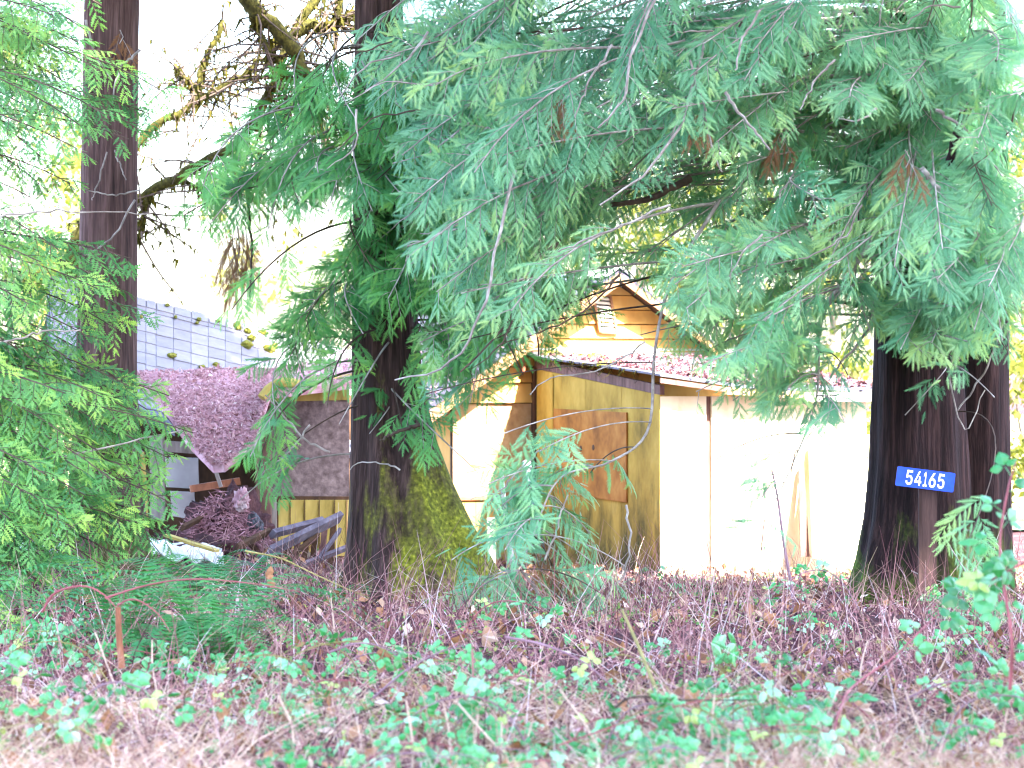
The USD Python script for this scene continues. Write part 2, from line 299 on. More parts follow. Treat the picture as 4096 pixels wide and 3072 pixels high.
# ------------------------------------------------------------------ the yellow house (frame: x right along the gable, y out of the gable, z up)
HR, HF, HO = np.array([.951, .309, 0]), np.array([.309, -.951, 0]), np.array([.257, 28.2, 0])
def H(x, y, z): return HO + HR * x + HF * y + np.array([0, 0, 1.0]) * z
def hx(u, y):
    k = (u - 512) / S; a = HO + HF * y
    return (k * a[1] - a[0]) / (HR[0] - k * HR[1])
def hz(v, x, y): return EYE + (384 - v) / S * H(x, y, 0)[1]
def hy(u, x):
    k = (u - 512) / S; a = HO + HR * x
    return (k * a[1] - a[0]) / (HF[0] - k * HF[1])

house = thing('yellow_house', 'derelict yellow clapboard house with a louvred gable vent and a lean-to', 'house', H(1, 0, -.65))
PEAK, PX, PITCH = 2.98, .988, .70
WL, WR = -1.02, 2.99
def ztop(x): return PEAK - PITCH * abs(x - PX)
def build_house():
    # sheathing behind the boards, side and back walls
    prof = [(WL, -.8), (WR, -.8), (WR, ztop(WR) - .1), (PX, PEAK - .1), (WL, ztop(WL) - .1)]
    V = np.array([H(x, -.06, z) for x, z in prof] + [H(x, -.12, z) for x, z in prof])
    n = 5; F = [[0, i, i + 1] for i in range(1, n - 1)] + [[n, n + i + 1, n + i] for i in range(1, n - 1)]
    F += sum([[[i, i + n, (i + 1) % n], [(i + 1) % n, i + n, (i + 1) % n + n]] for i in range(n)], [])
    mesh(house, 'wall', (V, F), 'dark_wood')  # dark colour supplies the shadow lines in the clapboard gaps
    V2 = np.array([H(x, -6.9, z) for x, z in prof] + [H(x, -7.0, z) for x, z in prof])
    mesh(house, 'rear_wall', (V2, F), 'yellow_paint', tint=.3)
    for xx in (WL, WR):
        mesh(house, 'side_wall', slab(H(xx, -.12, -.8), H(xx, -6.9, -.8), H(xx, -6.9, ztop(xx) - .12), H(xx, -.12, ztop(xx) - .12), HR * .08 * np.sign(PX - xx)), 'yellow_paint', tint=.3)
    # clapboards: each clipped by the rakes, lower edge proud
    lines = [403, 383, 367, 352.4, 338.5, 324, 309.6, 295, 281]
    zs = [hz(v, 0.6, 0) for v in lines] + [PEAK - .09]
    for k in range(len(zs) - 1):
        z0, z1 = zs[k] + .006, zs[k + 1] - .006
        cut = [WL, WR] if k % 2 else [WL, R.uniform(.6, 2.2), WR]
        for a, b in zip(cut[:-1], cut[1:]):
            lim = lambda z: ((PEAK - .08 - z) / PITCH)
            l0, l1 = lim(z0), max(lim(z1), .01)
            if l0 <= 0: continue
            a0, b0, a1, b1 = max(a, PX - l0), min(b, PX + l0) - .003, max(a, PX - l1), min(b, PX + l1) - .003
            if a0 > b0: continue
            if a1 > b1: a1 = b1 = min(max(PX, a0), b0)
            pr = .048 + R.uniform(-.005, .005)
            q = [H(a0, pr, z0), H(b0, pr, z0), H(b1, .010, z1), H(a1, .010, z1)]
            o = [-HF * (pr + .03), -HF * (pr + .03), -HF * .034, -HF * .034]
            mesh(house, 'clapboard', slab(*q, o), 'yellow_paint', tint=float(R.uniform(.25, .7)))
    # bleached sheets and vertical boards of the lower wall
    zb = hz(498, -.6, 0)
    for a, b in ((WL, -.42), (-.415, .19), (.195, 1.2), (1.205, WR)):
        mesh(house, 'wall_sheet', slab(H(a, .012, zb), H(b, .012, zb), H(b, .012, zs[0] - .006), H(a, .012, zs[0] - .006), -HF * .04), 'weathered_pink')
    x = WL
    while x < 0.3:
        w = R.uniform(.13, .19)
        mesh(house, 'wall_board', slab(H(x, .02, -.72), H(x + w - .006, .02, -.72), H(x + w - .006, .02, zb - .015), H(x, .02, zb - .015), -HF * .03), 'mossy_yellow_boards' if R.random() < .4 else 'yellow_paint', tint=.3)
        x += w
    mesh(house, 'sill_trim', slab(H(WL, .05, zb - .02), H(.3, .05, zb - .02), H(.3, .05, zb + .015), H(WL, .05, zb + .015), -HF * .03), 'salmon_trim')
    # roof: shingle courses on two slopes, overhang .35 in front
    OV = .36
    for sgn in (-1, 1):
        half = 2.42; nC = 12
        for c in range(nC):
            d0, d1 = half * c / nC, half * (c + 1) / nC + .03
            za = PEAK - PITCH * d0; zb_ = PEAK - PITCH * d1
            lift = .022
            for s0, s1 in ((OV, -1.6), (-1.605, -4.2), (-4.205, -7.2)):
                A, B = H(PX + sgn * d0, s0, za), H(PX + sgn * d0, s1, za)
                C, D = H(PX + sgn * d1, s1, zb_ + lift), H(PX + sgn * d1, s0, zb_ + lift)
                mesh(house, 'roof_course', slab(A, B, C, D, np.array([0, 0, -.03])), 'shade_dark_shingle')
        # deck below the shingles
        A, B = H(PX + sgn * .0, OV - .01, PEAK - .035), H(PX + sgn * .0, -7.18, PEAK - .035)
        C, D = H(PX + sgn * half, -7.18, PEAK - .035 - PITCH * half), H(PX + sgn * half, OV - .01, PEAK - .035 - PITCH * half)
        mesh(house, 'roof_deck', slab(A, B, C, D, np.array([0, 0, -.03])), 'dark_wood')
        # fascia board along the rake
        w = .17 if sgn < 0 else .10
        A, B = H(PX + sgn * .0, OV, PEAK - .01), H(PX + sgn * 2.45, OV, PEAK - .01 - PITCH * 2.45)
        mesh(house, 'fascia', slab(A, B, B - [0, 0, w], A - [0, 0, w], -HF * .025), 'salmon_trim')
    # ridge caps: two pale strips
    for k, (s0, s1) in enumerate(((OV, -.9), (-.92, -2.6), (-2.62, -5.0))):
        mesh(house, 'ridge_cap', slab(H(PX - .16, s0, PEAK - .075), H(PX - .16, s1, PEAK - .075), H(PX + .005, s1, PEAK + .035), H(PX + .005, s0, PEAK + .035), np.array([0, 0, .012])), 'white_sheet' if k != 1 else 'tar_paper')
        mesh(house, 'ridge_cap', slab(H(PX + .165, s0, PEAK - .075), H(PX + .165, s1, PEAK - .075), H(PX + .008, s1, PEAK + .036), H(PX + .008, s0, PEAK + .036), np.array([0, 0, .012])), 'tar_paper')
    # needles lying on the visible slope
    m = MB(); n = 2600
    d = R.uniform(.05, 2.35, n); s = R.uniform(-4.5, .3, n)
    a = R.uniform(0, 2 * PI, n); L = R.uniform(.02, .07, n)
    base = np.array([H(PX - dd, ss, PEAK - PITCH * dd + .03) for dd, ss in zip(d, s)])
    e1 = nrm(-HR - np.array([0, 0, PITCH])); e2 = -HF
    dirv = np.cos(a)[:, None] * e1 + np.sin(a)[:, None] * e2; sd = np.cos(a)[:, None] * e2 - np.sin(a)[:, None] * e1
    T = np.stack([base - sd * .012, base + sd * .012, base + dirv * L[:, None] + np.array([0, 0, .012])], 1).reshape(-1, 3)
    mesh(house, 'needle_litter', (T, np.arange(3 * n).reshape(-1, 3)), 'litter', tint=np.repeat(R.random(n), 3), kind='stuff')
    # louvred vent, hanging askew
    xc, zc, w, h, t = hx(604.2, .05), hz(313.5, .9, .05), .20, .43, math.radians(11)
    def vp(a, b, y): return H(xc + a * math.cos(t) + b * math.sin(-t), y, zc + b * math.cos(t) - a * math.sin(t) * .3)
    fr = newpath(house, 'vent')
    back = slab(vp(-w / 2, -h / 2, .045), vp(w / 2, -h / 2, .045), vp(w / 2, h / 2, .045), vp(-w / 2, h / 2, .045), -HF * .02)
    names[(house, 'vent')] -= 1
    fr = mesh(house, 'vent', back, 'black_plastic')
    e = .028
    for a0, a1, b0, b1 in ((-w/2-e, -w/2, -h/2-e, h/2+e), (w/2, w/2+e, -h/2-e, h/2+e), (-w/2, w/2, -h/2-e*1.4, -h/2), (-w/2, w/2, h/2, h/2+e)):
        mesh(fr, 'vent_frame', slab(vp(a0, b0, .095), vp(a1, b0, .095), vp(a1, b1, .095), vp(a0, b1, .095), -HF * .06), 'salmon_trim')
    for k in range(8):
        b = -h / 2 + h * (k + .12) / 8
        mesh(fr, 'slat', slab(vp(-w/2+.002, b, .085), vp(w/2-.002, b, .085), vp(w/2-.002, b + .034, .06), vp(-w/2+.002, b + .034, .06), -HF * .005), 'vent_slat')
    # rusty stove pipe in front of the clapboards
    xa = hx(519, .1)
    mesh(house, 'rusty_pipe', tube(curve([H(xa, .1, hz(318, xa, .1)), H(xa + .02, .1, hz(345, xa, .1)), H(xa + .06, .1, hz(372, xa, .1))], 6), .03, .03, 10), 'rusty_iron')
    # the lean-to
    LY = 4.19
    zt = lambda y: 1.79 - (1.79 - 1.485) * y / LY
    ys = [.02, .72, 1.9, 3.05, LY]
    for a, b in zip(ys[:-1], ys[1:]):
        mesh(house, 'lean_to_panel', slab(H(0, a, -.75 + a * .06), H(0, b - .008, -.75 + b * .06), H(0, b - .008, zt(b)), H(0, a, zt(a)), HR * .025), 'ochre_plywood')
    ya, yb = hy(555, 0), hy(628, 0)
    za, zb2 = hz(409.5, 0, 2), hz(497, 0, 2)
    bp = mesh(house, 'boarded_window', slab(H(-.02, ya, zb2), H(-.02, yb, zb2), H(-.02, yb, za - .02), H(-.02, ya, za), HR * .016), 'brown_plywood')
    for uu, vv in ((580, 448.5), (592.5, 447.5)):
        y_ = hy(uu, -.03); z_ = hz(vv, -.03, y_)
        o = trimesh.creation.icosphere(2, 1.0).vertices * [.004, .045, .034]; f = trimesh.creation.icosphere(2).faces
        mesh(bp, 'knothole', (H(-.021, y_, z_) + o[:, 0:1] * HR + o[:, 1:2] * HF + o[:, 2:3] * np.array([0, 0, 1.0]), f), 'dark_wood')
    mesh(house, 'batten', slab(H(-.016, ya - .1, -.6), H(-.016, ya - .04, -.6), H(-.016, ya - .04, zt(ya) - .02), H(-.016, ya - .1, zt(ya) - .02), HR * .014), 'ochre_plywood')
    mesh(house, 'corner_post', slab(H(-.03, .0, -.7), H(-.03, .14, -.7), H(-.03, .14, 1.8), H(-.03, .0, 1.8), HR * .05), 'dark_wood')
    mesh(house, 'eave_beam', slab(H(.0, .05, zt(0) + .002), H(.0, LY, zt(LY) + .002), H(.0, LY, zt(LY) + .10), H(.0, .05, zt(0) + .12), HR * .05), 'brown_post')
    # front of the lean-to
    xb = [0.002, hx(706.5, LY), hx(711.5, LY), hx(772, LY), hx(836, LY), hx(866, LY)]
    zl = -.56
    for k, (mt, y) in enumerate((('cream_paint', LY), ('brown_post', LY - .03), ('cream_paint', LY), ('cream_paint', LY + .004), ('cream_paint', LY + .012))):
        mesh(house, 'front_panel' if k != 1 else 'gap_strip', slab(H(xb[k] + .002, y, zl), H(xb[k + 1] - .002, y, zl), H(xb[k + 1] - .002, y, 1.47), H(xb[k] + .002, y, 1.47), -HF * .03), mt)
    mesh(house, 'lean_to_end_wall', slab(H(xb[-1] - .03, .05, zl), H(xb[-1] - .03, LY - .03, zl), H(xb[-1] - .03, LY - .03, 1.45), H(xb[-1] - .03, .05, 1.45), -HR * .03), 'cream_paint')
    # roof of the lean-to
    XE = hx(905, LY + .4)
    def rf(U, W):
        x = -.09 + (XE + .09) * U; y = .03 + (LY + .24 - .03) * W
        t_ = np.clip(U / .42, 0, 1); zf = 1.70 - .15 * t_ * t_ * (3 - 2 * t_)
        z = 1.955 + (zf - 1.955) * W + .012 * np.sin(U * 17 + W * 3) * W
        q = np.stack([x, y, z], -1)
        return HO + q[..., 0:1] * HR + q[..., 1:2] * HF + q[..., 2:3] * np.array([0, 0, 1.0])
    roof = mesh(house, 'lean_to_roof', thick_grid(rf, 25, 12, (0, 0, -.022)), 'tar_paper')
    U = np.linspace(0, 1, 8)
    for k, (a, b, mt, drop, hgt) in enumerate(((0, .26, 'brown_post', .04, .05), (.262, .60, 'weathered_pink', .04, .075), (.602, 1, 'white_paint', .045, .10))):
        pa, pb = rf(np.array(a), np.array(1.0)) - [0, 0, drop], rf(np.array(b), np.array(1.0)) - [0, 0, drop]
        mesh(house, 'fascia', slab(pa, pb, pb - [0, 0, hgt], pa - [0, 0, hgt], -HF * .025), mt)
    mesh(house, 'flashing', slab(H(-.06, .045, 1.95), H(XE, .045, 1.95), H(XE, .04, 2.04), H(-.06, .04, 2.04), -HF * .02), 'white_paint')
    # leaf litter and moss on it
    n = 2600; U, W = R.random(n), R.random(n) ** .8
    b = rf(U, W) + [0, 0, .012]
    a = R.uniform(0, 2 * PI, n); L = R.uniform(.03, .085, n)[:, None]
    d = np.cos(a)[:, None] * HR + np.sin(a)[:, None] * HF; sd = np.cos(a)[:, None] * HF - np.sin(a)[:, None] * HR
    up = R.uniform(.0, .05, n)[:, None] * np.array([0, 0, 1.0])
    T = np.stack([b, b + d * L * .5 + sd * L * .32 + up, b + d * L + up * .4, b + d * L * .5 - sd * L * .32 + up * .8], 1).reshape(-1, 3)
    i = np.arange(n)[:, None] * 4
    mesh(house, 'leaf_litter', (T, np.vstack([i + [0, 1, 2], i + [0, 2, 3]])), 'litter', tint=np.repeat(R.random(n) * .75 + .1, 4), kind='stuff')  # leaf litter in the darker colour, chosen to offset the sun here
    for k in range(16):
        u_ = R.uniform(0, .35) if k < 10 else R.random(); w_ = R.uniform(.05, .9) if k >= 10 else R.uniform(.0, .12)
        c = rf(np.array(u_), np.array(w_)); s = trimesh.creation.icosphere(2, 1.0); v = s.vertices.copy()
        v *= 1 + .5 * (meshkit.noise(v * 2.5 + k) - .5)[:, None]
        mesh(house, 'moss_clump', (c + v * np.array([R.uniform(.06, .16), R.uniform(.05, .1), R.uniform(.025, .045)]), s.faces), 'moss_clump', smooth=True)
    # ragged moss and roots hanging from the left edge of that roof
    m = MB()
    for k in range(90):
        w_ = R.uniform(.02, .85); c = rf(np.array(0.0), np.array(w_)); l = R.uniform(.04, .15)
        m.add(tube(curve([c, c + [R.normal(0, .02), 0, -l * .5], c + [R.normal(0, .05), R.normal(0, .03), -l]], 4), .006, .001, 3, cap=False), R.random())
    mesh(house, 'hanging_roots', m.get(), 'hanging_moss', tint=m.tint(), kind='stuff')
build_house()
mesh_leaning = thing('leaning_panel', 'tall cream plywood panel leaning against the sunny lean-to wall', 'panel', H(hx(830, 4.6), 4.6, -.45))
mesh(mesh_leaning, 'sheet', slab(H(hx(812, 4.62), 4.62, hz(557, 1.9, 4.6)), H(hx(853, 4.62), 4.62, hz(557, 1.9, 4.6)), H(hx(834, 4.23), 4.235, hz(432, 2, 4.2)), H(hx(808, 4.23), 4.235, hz(447, 2, 4.2)), HF * .02), 'cream_paint')
lp = thing('dark_plank', 'narrow dark plank standing behind the leaning cream panel', 'plank', H(hx(806, 4.4), 4.4, -.45))
mesh(lp, 'board', slab(H(hx(800, 4.5), 4.5, hz(556, 1.9, 4.5)), H(hx(809, 4.5), 4.5, hz(556, 1.9, 4.5)), H(hx(803, 4.24), 4.24, hz(462, 2, 4.2)), H(hx(798, 4.24), 4.24, hz(470, 2, 4.2)), HF * .018), 'brown_post')

pipe = thing('downpipe', 'dark blue-grey pipe leaning in the corner beside the lean-to', 'pipe', P(543, 557, 26.5))
mesh(pipe, 'pipe', tube(curve([P(543.5, 560, 26.4), P(535, 510, 26.6), P(527, 464, 26.9)], 8), .045, .04, 12), 'grey_pipe', smooth=40)
mesh(pipe, 'pipe_collar', tube([P(527.6, 469, 26.85), P(526.6, 462, 26.9)], .055, .055, 12), 'grey_pipe')
post = thing('fence_post', 'short weathered fence post in front of the house wall', 'post', P(492, 572, 24.5))
mesh(post, 'post', bar(P(492, 574, 24.5), P(491, 518, 24.5), .085, .08, up=(0, 1, 0)), 'grey_wood')
mesh(post, 'wire', tube(curve([P(470, 527, 24.6), P(491, 524, 24.44), P(512, 529, 24.4)], 8), .004, .004, 4), 'rusty_iron')
wb = thing('young_birch', 'slender white-barked stem banded with dark rings in front of the house', 'sapling', P(514, 572, 19.5))
mesh(wb, 'stem', tube(curve([P(514, 578, 19.5), P(509, 540, 19.5), P(504, 500, 19.5), P(501, 466, 19.5)], 12), .024, .017, 8), 'pale_bark', smooth=50)

# ------------------------------------------------------------------ the collapsed shed at the far left
shed = thing('collapsed_shed', 'collapsed grey-roofed shed half buried in fallen needles', 'shed', P(240, 560, 24))
def bil(c00, c10, c11, c01):
    c00, c10, c11, c01 = (np.asarray(c, float) for c in (c00, c10, c11, c01))
    return lambda U, W: ((c00 * (1 - U[..., None]) + c10 * U[..., None]) * (1 - W[..., None]) + (c01 * (1 - U[..., None]) + c11 * U[..., None]) * W[..., None])
def build_shed():
    TL, TR, BL, BR = P(50, 277, 25.5), P(356, 353, 29), P(50, 390, 23.2), P(356, 454, 26.4)
    f = bil(TL, TR, BR, BL)
    nrmv = nrm(np.cross(TR - TL, TL - BL)); nrmv = nrmv if nrmv[1] < 0 else -nrmv
    g = lambda a, b: f(np.array(float(a)), np.array(float(b)))
    mesh(shed, 'roof_deck', slab(g(0, 0) - nrmv * .03, g(1, 0) - nrmv * .03, g(1, 1) - nrmv * .03, g(0, 1) - nrmv * .03, -nrmv * .04), 'tar_paper')
    # columns of shingles: seams run straight down the slope
    us = [50, 66, 84, 100, 118]
    cols = [0, .05, .11, .165, .225, .285, .317, .372, .428, .484, .54, .594, .65, .705, .76, .815, .87, .93, 1.0]
    nr = 10
    for r in range(nr):
        for c in range(len(cols) - 1):
            j = R.uniform(-.004, .004, 4); w0, w1 = r / nr + j[0] * .5, (r + 1) / nr + .010 + j[1]
            a, b = cols[c] + .0008, cols[c + 1] - .0008
            lift = .010 + R.uniform(0, .006)
            q = [g(a, w0) + nrmv * .004, g(b, w0) + nrmv * .004, g(b, min(w1, 1.0)) + nrmv * lift, g(a, min(w1 + j[2], 1.0)) + nrmv * (lift + R.uniform(-.002, .004))]
            mesh(shed, 'shingle', slab(*q, -nrmv * .014), 'roof_shingle', tint=float(np.clip(R.normal(.5, .12) + .12 * math.sin(c * 1.7), 0, 1)))
    for c in range(len(cols) - 1):
        a, b = cols[c] + .002, cols[c + 1] - .002
        mesh(shed, 'ridge_cap', slab(g(a, -.004) + nrmv * .018, g(b, -.004) + nrmv * .018, g(b, .075) + nrmv * .022, g(a, .075) + nrmv * .022, -nrmv * .012), 'roof_shingle', tint=float(R.uniform(.35, .8)))
    # moss clumps and small tufts on the shingles (u, v, size px)
    for (u, v, sx_, sz_) in ((226, 327, 8, 9), (237, 332, 7, 6), (241, 340, 8, 6), (253, 333, 10, 5), (236, 348, 12, 8), (259, 352, 11, 8), (266, 349, 5, 7), (188, 320, 4, 4), (186, 324, 3, 3),
                             (157, 305, 4, 3), (165, 318, 3, 3), (207, 321, 5, 3), (132, 319, 3, 3), (161, 360, 9, 5), (191, 372, 6, 4), (205, 370, 6, 5), (168, 404, 9, 6)):
        U, W = (u - 50) / 306, ((v - 277) - .248 * (u - 50)) / 113
        on = u > 166 and v > 390
        c = P(168, 404, 22.6) if on else g(U, np.clip(W, 0, 1)) + nrmv * .03
        k = c[1] / S * .55; s = trimesh.creation.icosphere(3, 1.0); v_ = s.vertices.copy()
        v_ *= 1 + .9 * (meshkit.fbm(v_ * 2.2 + u, 3) - .5)[:, None]
        mesh(shed, 'moss_clump', (c + v_ * np.array([sx_ * k, .06, sz_ * k]), s.faces), 'moss_clump', smooth=True)
    # the fallen lower roof: a sagging sheet under a mat of needles. control rows from back to front
    rows = [[(128, 372, 23.0), (200, 371, 23.4), (270, 369, 23.9), (310, 364, 24.3), (356, 358, 24.8)],
            [(152, 392, 22.7), (205, 392, 22.9), (258, 385, 23.3), (285, 374, 23.4), (356, 367, 23.9)],
            [(172, 417, 22.4), (205, 412, 22.5), (252, 398, 22.7), (279, 378, 22.75), (356, 374, 23.3)],
            [(186, 438, 22.2), (214, 434, 22.2), (254, 418, 22.3), (276, 383, 22.4), (356, 379, 23.0)],
            [(213, 467, 22.0), (225, 466, 21.95), (255, 440, 22.05), (270, 392, 22.3), (356, 382, 22.95)]]
    G = np.array([[P(*c) for c in r] for r in rows])
    def sm(U, W):
        sh = U.shape; a, b = np.clip(U.ravel(), 0, 1) * 3.9999, np.clip(W.ravel(), 0, 1) * 3.9999
        i, j = a.astype(int), b.astype(int); fa, fb = (a - i), (b - j)
        fa, fb = (fa * fa * (3 - 2 * fa) * .5 + fa * .5)[:, None], (fb * .6 + fb * fb * (3 - 2 * fb) * .4)[:, None]
        q = (G[i, j] * (1 - fb) + G[i, j + 1] * fb) * (1 - fa) + (G[i + 1, j] * (1 - fb) + G[i + 1, j + 1] * fb) * fa
        q = q + (meshkit.fbm(q * 3.0, 4)[:, None] - .5) * np.array([0, -.05, .05])
        return q.reshape(*sh, 3)
    mesh(shed, 'fallen_roof', thick_grid(lambda U, W: sm(U, W), 40, 50, (0, .03, -.07)), 'needle_mat', smooth=50)
    n = 16000; U, W = R.random(n), R.random(n); W = np.where(R.random(n) < .75, W * .62, W)
    b = sm(U, W) + [0, -.015, .02]
    d = nrm(R.normal(0, 1, (n, 3)) * [1, .5, .7] + [0, -.2, -.25]); sd = nrm(np.cross(d, R.normal(0, 1, (n, 3)) * .5 + [0, -1, .7]))
    L = R.uniform(.018, .060, n)[:, None]; w = np.where(R.random(n)[:, None] < .2, L * .35, .006)
    T = np.stack([b - sd * w, b + sd * w, b + d * L], 1).reshape(-1, 3)
    mesh(shed, 'needle_litter', (T, np.arange(3 * n).reshape(-1, 3)), 'shaded_roof_litter', tint=np.repeat(np.clip(R.normal(.45, .22, n), 0, 1), 3), kind='stuff')
    mesh(shed, 'roof_edge', slab(P(138, 403, 22.3), P(160, 411, 22.3), P(174, 426, 22.15), P(139, 408, 22.2), (0, .06, -.10)), 'tar_paper')
    # mossy drip edge over the boarded part
    e = curve([P(262, 398, 22.25), P(270, 388, 22.3), P(286, 382, 22.4), P(310, 386, 22.7), P(335, 381, 22.9), P(360, 376, 23.0)], 14)
    mesh(shed, 'drip_edge', tube(e, .05, .045, 8), 'mossy_yellow_boards', smooth=50)
    # walls of the standing part
    mesh(shed, 'grey_board', slab(P(268, 496, 23.35), P(349, 497, 23.6), P(349, 399, 23.6), P(268, 401, 23.35), (0, .03, 0)), 'grey_board')
    mesh(shed, 'lintel', slab(P(262, 402, 23.33), P(349, 400, 23.58), P(349, 388, 23.58), P(262, 388, 23.33), (0, .06, 0)), 'mossy_yellow_boards')
    mesh(shed, 'sill', slab(P(268, 499.5, 23.3), P(349, 500, 23.55), P(349, 496.5, 23.55), P(268, 496, 23.3), (0, .05, 0)), 'dark_wood')
    u = 278.0
    while u < 349:
        w = R.uniform(11.5, 15.5); u1 = min(u + w, 350)
        mesh(shed, 'wall_board', slab(P(u + .5, 556, 23.34), P(u1 - .5, 556, 23.36), P(u1 - .5, 500, 23.36), P(u + .5, 500, 23.34), (0, .025, 0)), 'mossy_yellow_boards'); u = u1
    mesh(shed, 'corner_post', bar(P(264, 562, 23.0), P(263.5, 402, 23.0), .15, .12, up=(0, 1, 0)), 'brown_post')
    mesh(shed, 'trim', bar(P(275, 560, 23.2), P(274, 497, 23.2), .045, .04, up=(0, 1, 0)), 'grey_wood')
    mesh(shed, 'rear_wall', slab(P(130, 575, 26.2), P(352, 575, 26.6), P(352, 395, 26.6), P(130, 390, 26.2), (0, .05, 0)), 'dark_wood')
    mesh(shed, 'side_wall', slab(P(262, 560, 23.3), P(262, 395, 23.3), P(270, 395, 26.3), P(270, 560, 26.3), (.03, 0, 0)), 'dark_wood')
    mesh(shed, 'pale_panel', slab(P(166, 487, 23.6), P(199, 489, 23.7), P(198, 458, 23.7), P(165, 457, 23.6), (0, .02, 0)), 'pale_panel')
    mesh(shed, 'pale_panel', slab(P(172, 516, 23.4), P(196, 520, 23.5), P(194, 492, 23.5), P(170, 491, 23.4), (0, .02, 0)), 'pale_panel')
    mesh(shed, 'cross_rail', bar(P(164, 446, 23.1), P(204, 449, 23.2), .06, .11, up=(0, 0, 1)), 'grey_wood')
    mesh(shed, 'prop_post', bar(P(158, 520, 22.8), P(157, 436, 22.8), .13, .13, up=(0, 1, 0)), 'grey_wood')
    mesh(shed, 'beam', bar(P(190, 489, 22.9), P(240, 481, 23.0), .06, .07), 'rusty_iron')
    mesh(shed, 'prop_stick', bar(P(221, 487, 22.6), P(212, 460, 22.6), .035, .03, up=(0, 1, 0)), 'grey_wood')
    # yellow end wall seen past the leaning maple
    for k in range(5):
        v0 = 548 - k * 17
        mesh(shed, 'end_board', slab(P(30, v0, 24.0), P(64, v0 - 1, 24.2), P(64, v0 - 16.5, 24.2), P(30, v0 - 15.5, 24.0), (0, .03, 0)), 'mossy_yellow_boards')
build_shed()

# debris around the shed
def one(name, label, cat, parts, loc, group=None):
    t = thing(name, label, cat, loc, group=group)
    for nme, g_, m_ in parts: mesh(t, nme, g_, m_)
    return t
def lumpy(c, rx, ry, rz, seed, amp=.5, f=2.0):
    s = trimesh.creation.icosphere(4, 1.0); v = s.vertices * (1 + amp * (meshkit.fbm(s.vertices * f + seed, 4) - .5)[:, None])
    return c + v * np.array([rx, ry, rz]), s.faces
mound = thing('needle_mound', 'mound of purple-brown needles and twigs spilling out of the shed', 'debris mound', P(228, 545, 22.2))
mesh(mound, 'heap', lumpy(P(228, 545, 22.4), .42, .5, .50, 3, 1.2, 3.5), 'forest_floor', smooth=True)  # heap and twigs coloured dark in place of deep shade
mesh(mound, 'heap', lumpy(P(205, 560, 22.0), .60, .5, .26, 8, 1.2, 3.5), 'forest_floor', smooth=True)
n = 2600; a = R.uniform(0, 2 * PI, n); r = np.sqrt(R.random(n))
b = P(222, 540, 22.1) + np.stack([np.cos(a) * r * .55, np.sin(a) * r * .3 - .15, (1 - r) * .55 - .12 + R.normal(0, .05, n)], 1)
d = nrm(R.normal(0, 1, (n, 3)) * [1, .6, .6]); sd = nrm(np.cross(d, [0, -1, .6])); L = R.uniform(.03, .14, n)[:, None]
mesh(mound, 'twigs', (np.stack([b - sd * .006, b + sd * .006, b + d * L], 1).reshape(-1, 3), np.arange(3 * n).reshape(-1, 3)), 'shaded_roof_litter', tint=np.repeat(np.clip(R.normal(.12, .2, n), 0, 1), 3), kind='stuff')
sk = thing('torn_sack', 'torn white and pink sack slumped on the needle mound', 'sack', P(241, 508, 21.9))
mesh(sk, 'sack_body', lumpy(P(241, 500, 21.9), .075, .07, .10, 21, 1.3, 3.2), 'sack_cloth', smooth=True)
one('white_sheet', 'crumpled white sheet lying on the ground among the ferns', 'sheet', [('sheet', thick_grid(lambda U, W: bil(P(138, 536, 21.6), P(222, 548, 21.6), P(224, 563, 20.6), P(140, 552, 20.6))(U, W) + (meshkit.noise(np.stack([U * 9, W * 6, 0 * U], -1)) - .5)[..., None] * np.array([0, 0, .09]), 22, 14, (0, 0, -.015)), 'white_sheet')], P(180, 550, 21))
one('white_sheet', 'blue-white sheet half hidden under hemlock sprays near the leaning maple', 'sheet', [('sheet', thick_grid(lambda U, W: bil(P(18, 538, 21.6), P(62, 536, 21.6), P(64, 549, 20.8), P(16, 548, 20.8))(U, W) + (meshkit.noise(np.stack([U * 7, W * 5, 0 * U + 3], -1)) - .5)[..., None] * np.array([0, 0, .07]), 16, 10, (0, 0, -.015)), 'white_sheet')], P(40, 545, 21))
one('yellow_plank', 'long yellowed plank lying across the crumpled white sheet', 'plank', [('plank', bar(P(166, 535, 20.9), P(217, 551, 20.7), .09, .022), 'yellow_straw' if 'yellow_straw' in mats else 'mossy_yellow_boards')], P(190, 545, 20.8))
bl = thing('black_bag', 'black plastic bag crumpled beside the brown shed post', 'bag', P(252, 535, 21.7))
mesh(bl, 'bag_body', lumpy(P(254, 532, 22.0), .10, .12, .17, 31, 1.0, 2.6), 'black_plastic', smooth=True)
for k, (a_, b_, w_) in enumerate([((236, 548), (268, 532), .10), ((258, 560), (292, 544), .07), ((282, 562), (318, 536), .08), ((300, 566), (346, 548), .09), ((244, 538), (262, 556), .06), ((318, 560), (340, 530), .06), ((182, 528), (206, 516), .07), ((176, 545), (200, 534), .08)]):
    where = 'beside the broken pallet' if k in (1, 2, 3, 5) else 'on the needle mound' if k < 5 else 'below the pale shed panel'
    t = thing('broken_board', 'dark broken board tangled in the debris ' + where, 'board', P((a_[0] + b_[0]) / 2, (a_[1] + b_[1]) / 2, 21.4), group='broken boards ' + where)
    mesh(t, 'board', bar(P(*a_, 21.3 + .05 * k), P(*b_, 21.7 + .04 * k), .03, w_, up=(0, -1, .4)), 'weathered_plank' if k % 2 else 'dark_wood')
fp = thing('broken_pallet', 'broken slatted pallet propped between the shed and the mossy cedar', 'pallet', P(300, 555, 21.5))
mesh(fp, 'top_plank', bar(P(269, 552, 21.3), P(340, 517, 22.0), .05, .13, up=(0, -1, .5)), 'weathered_plank')
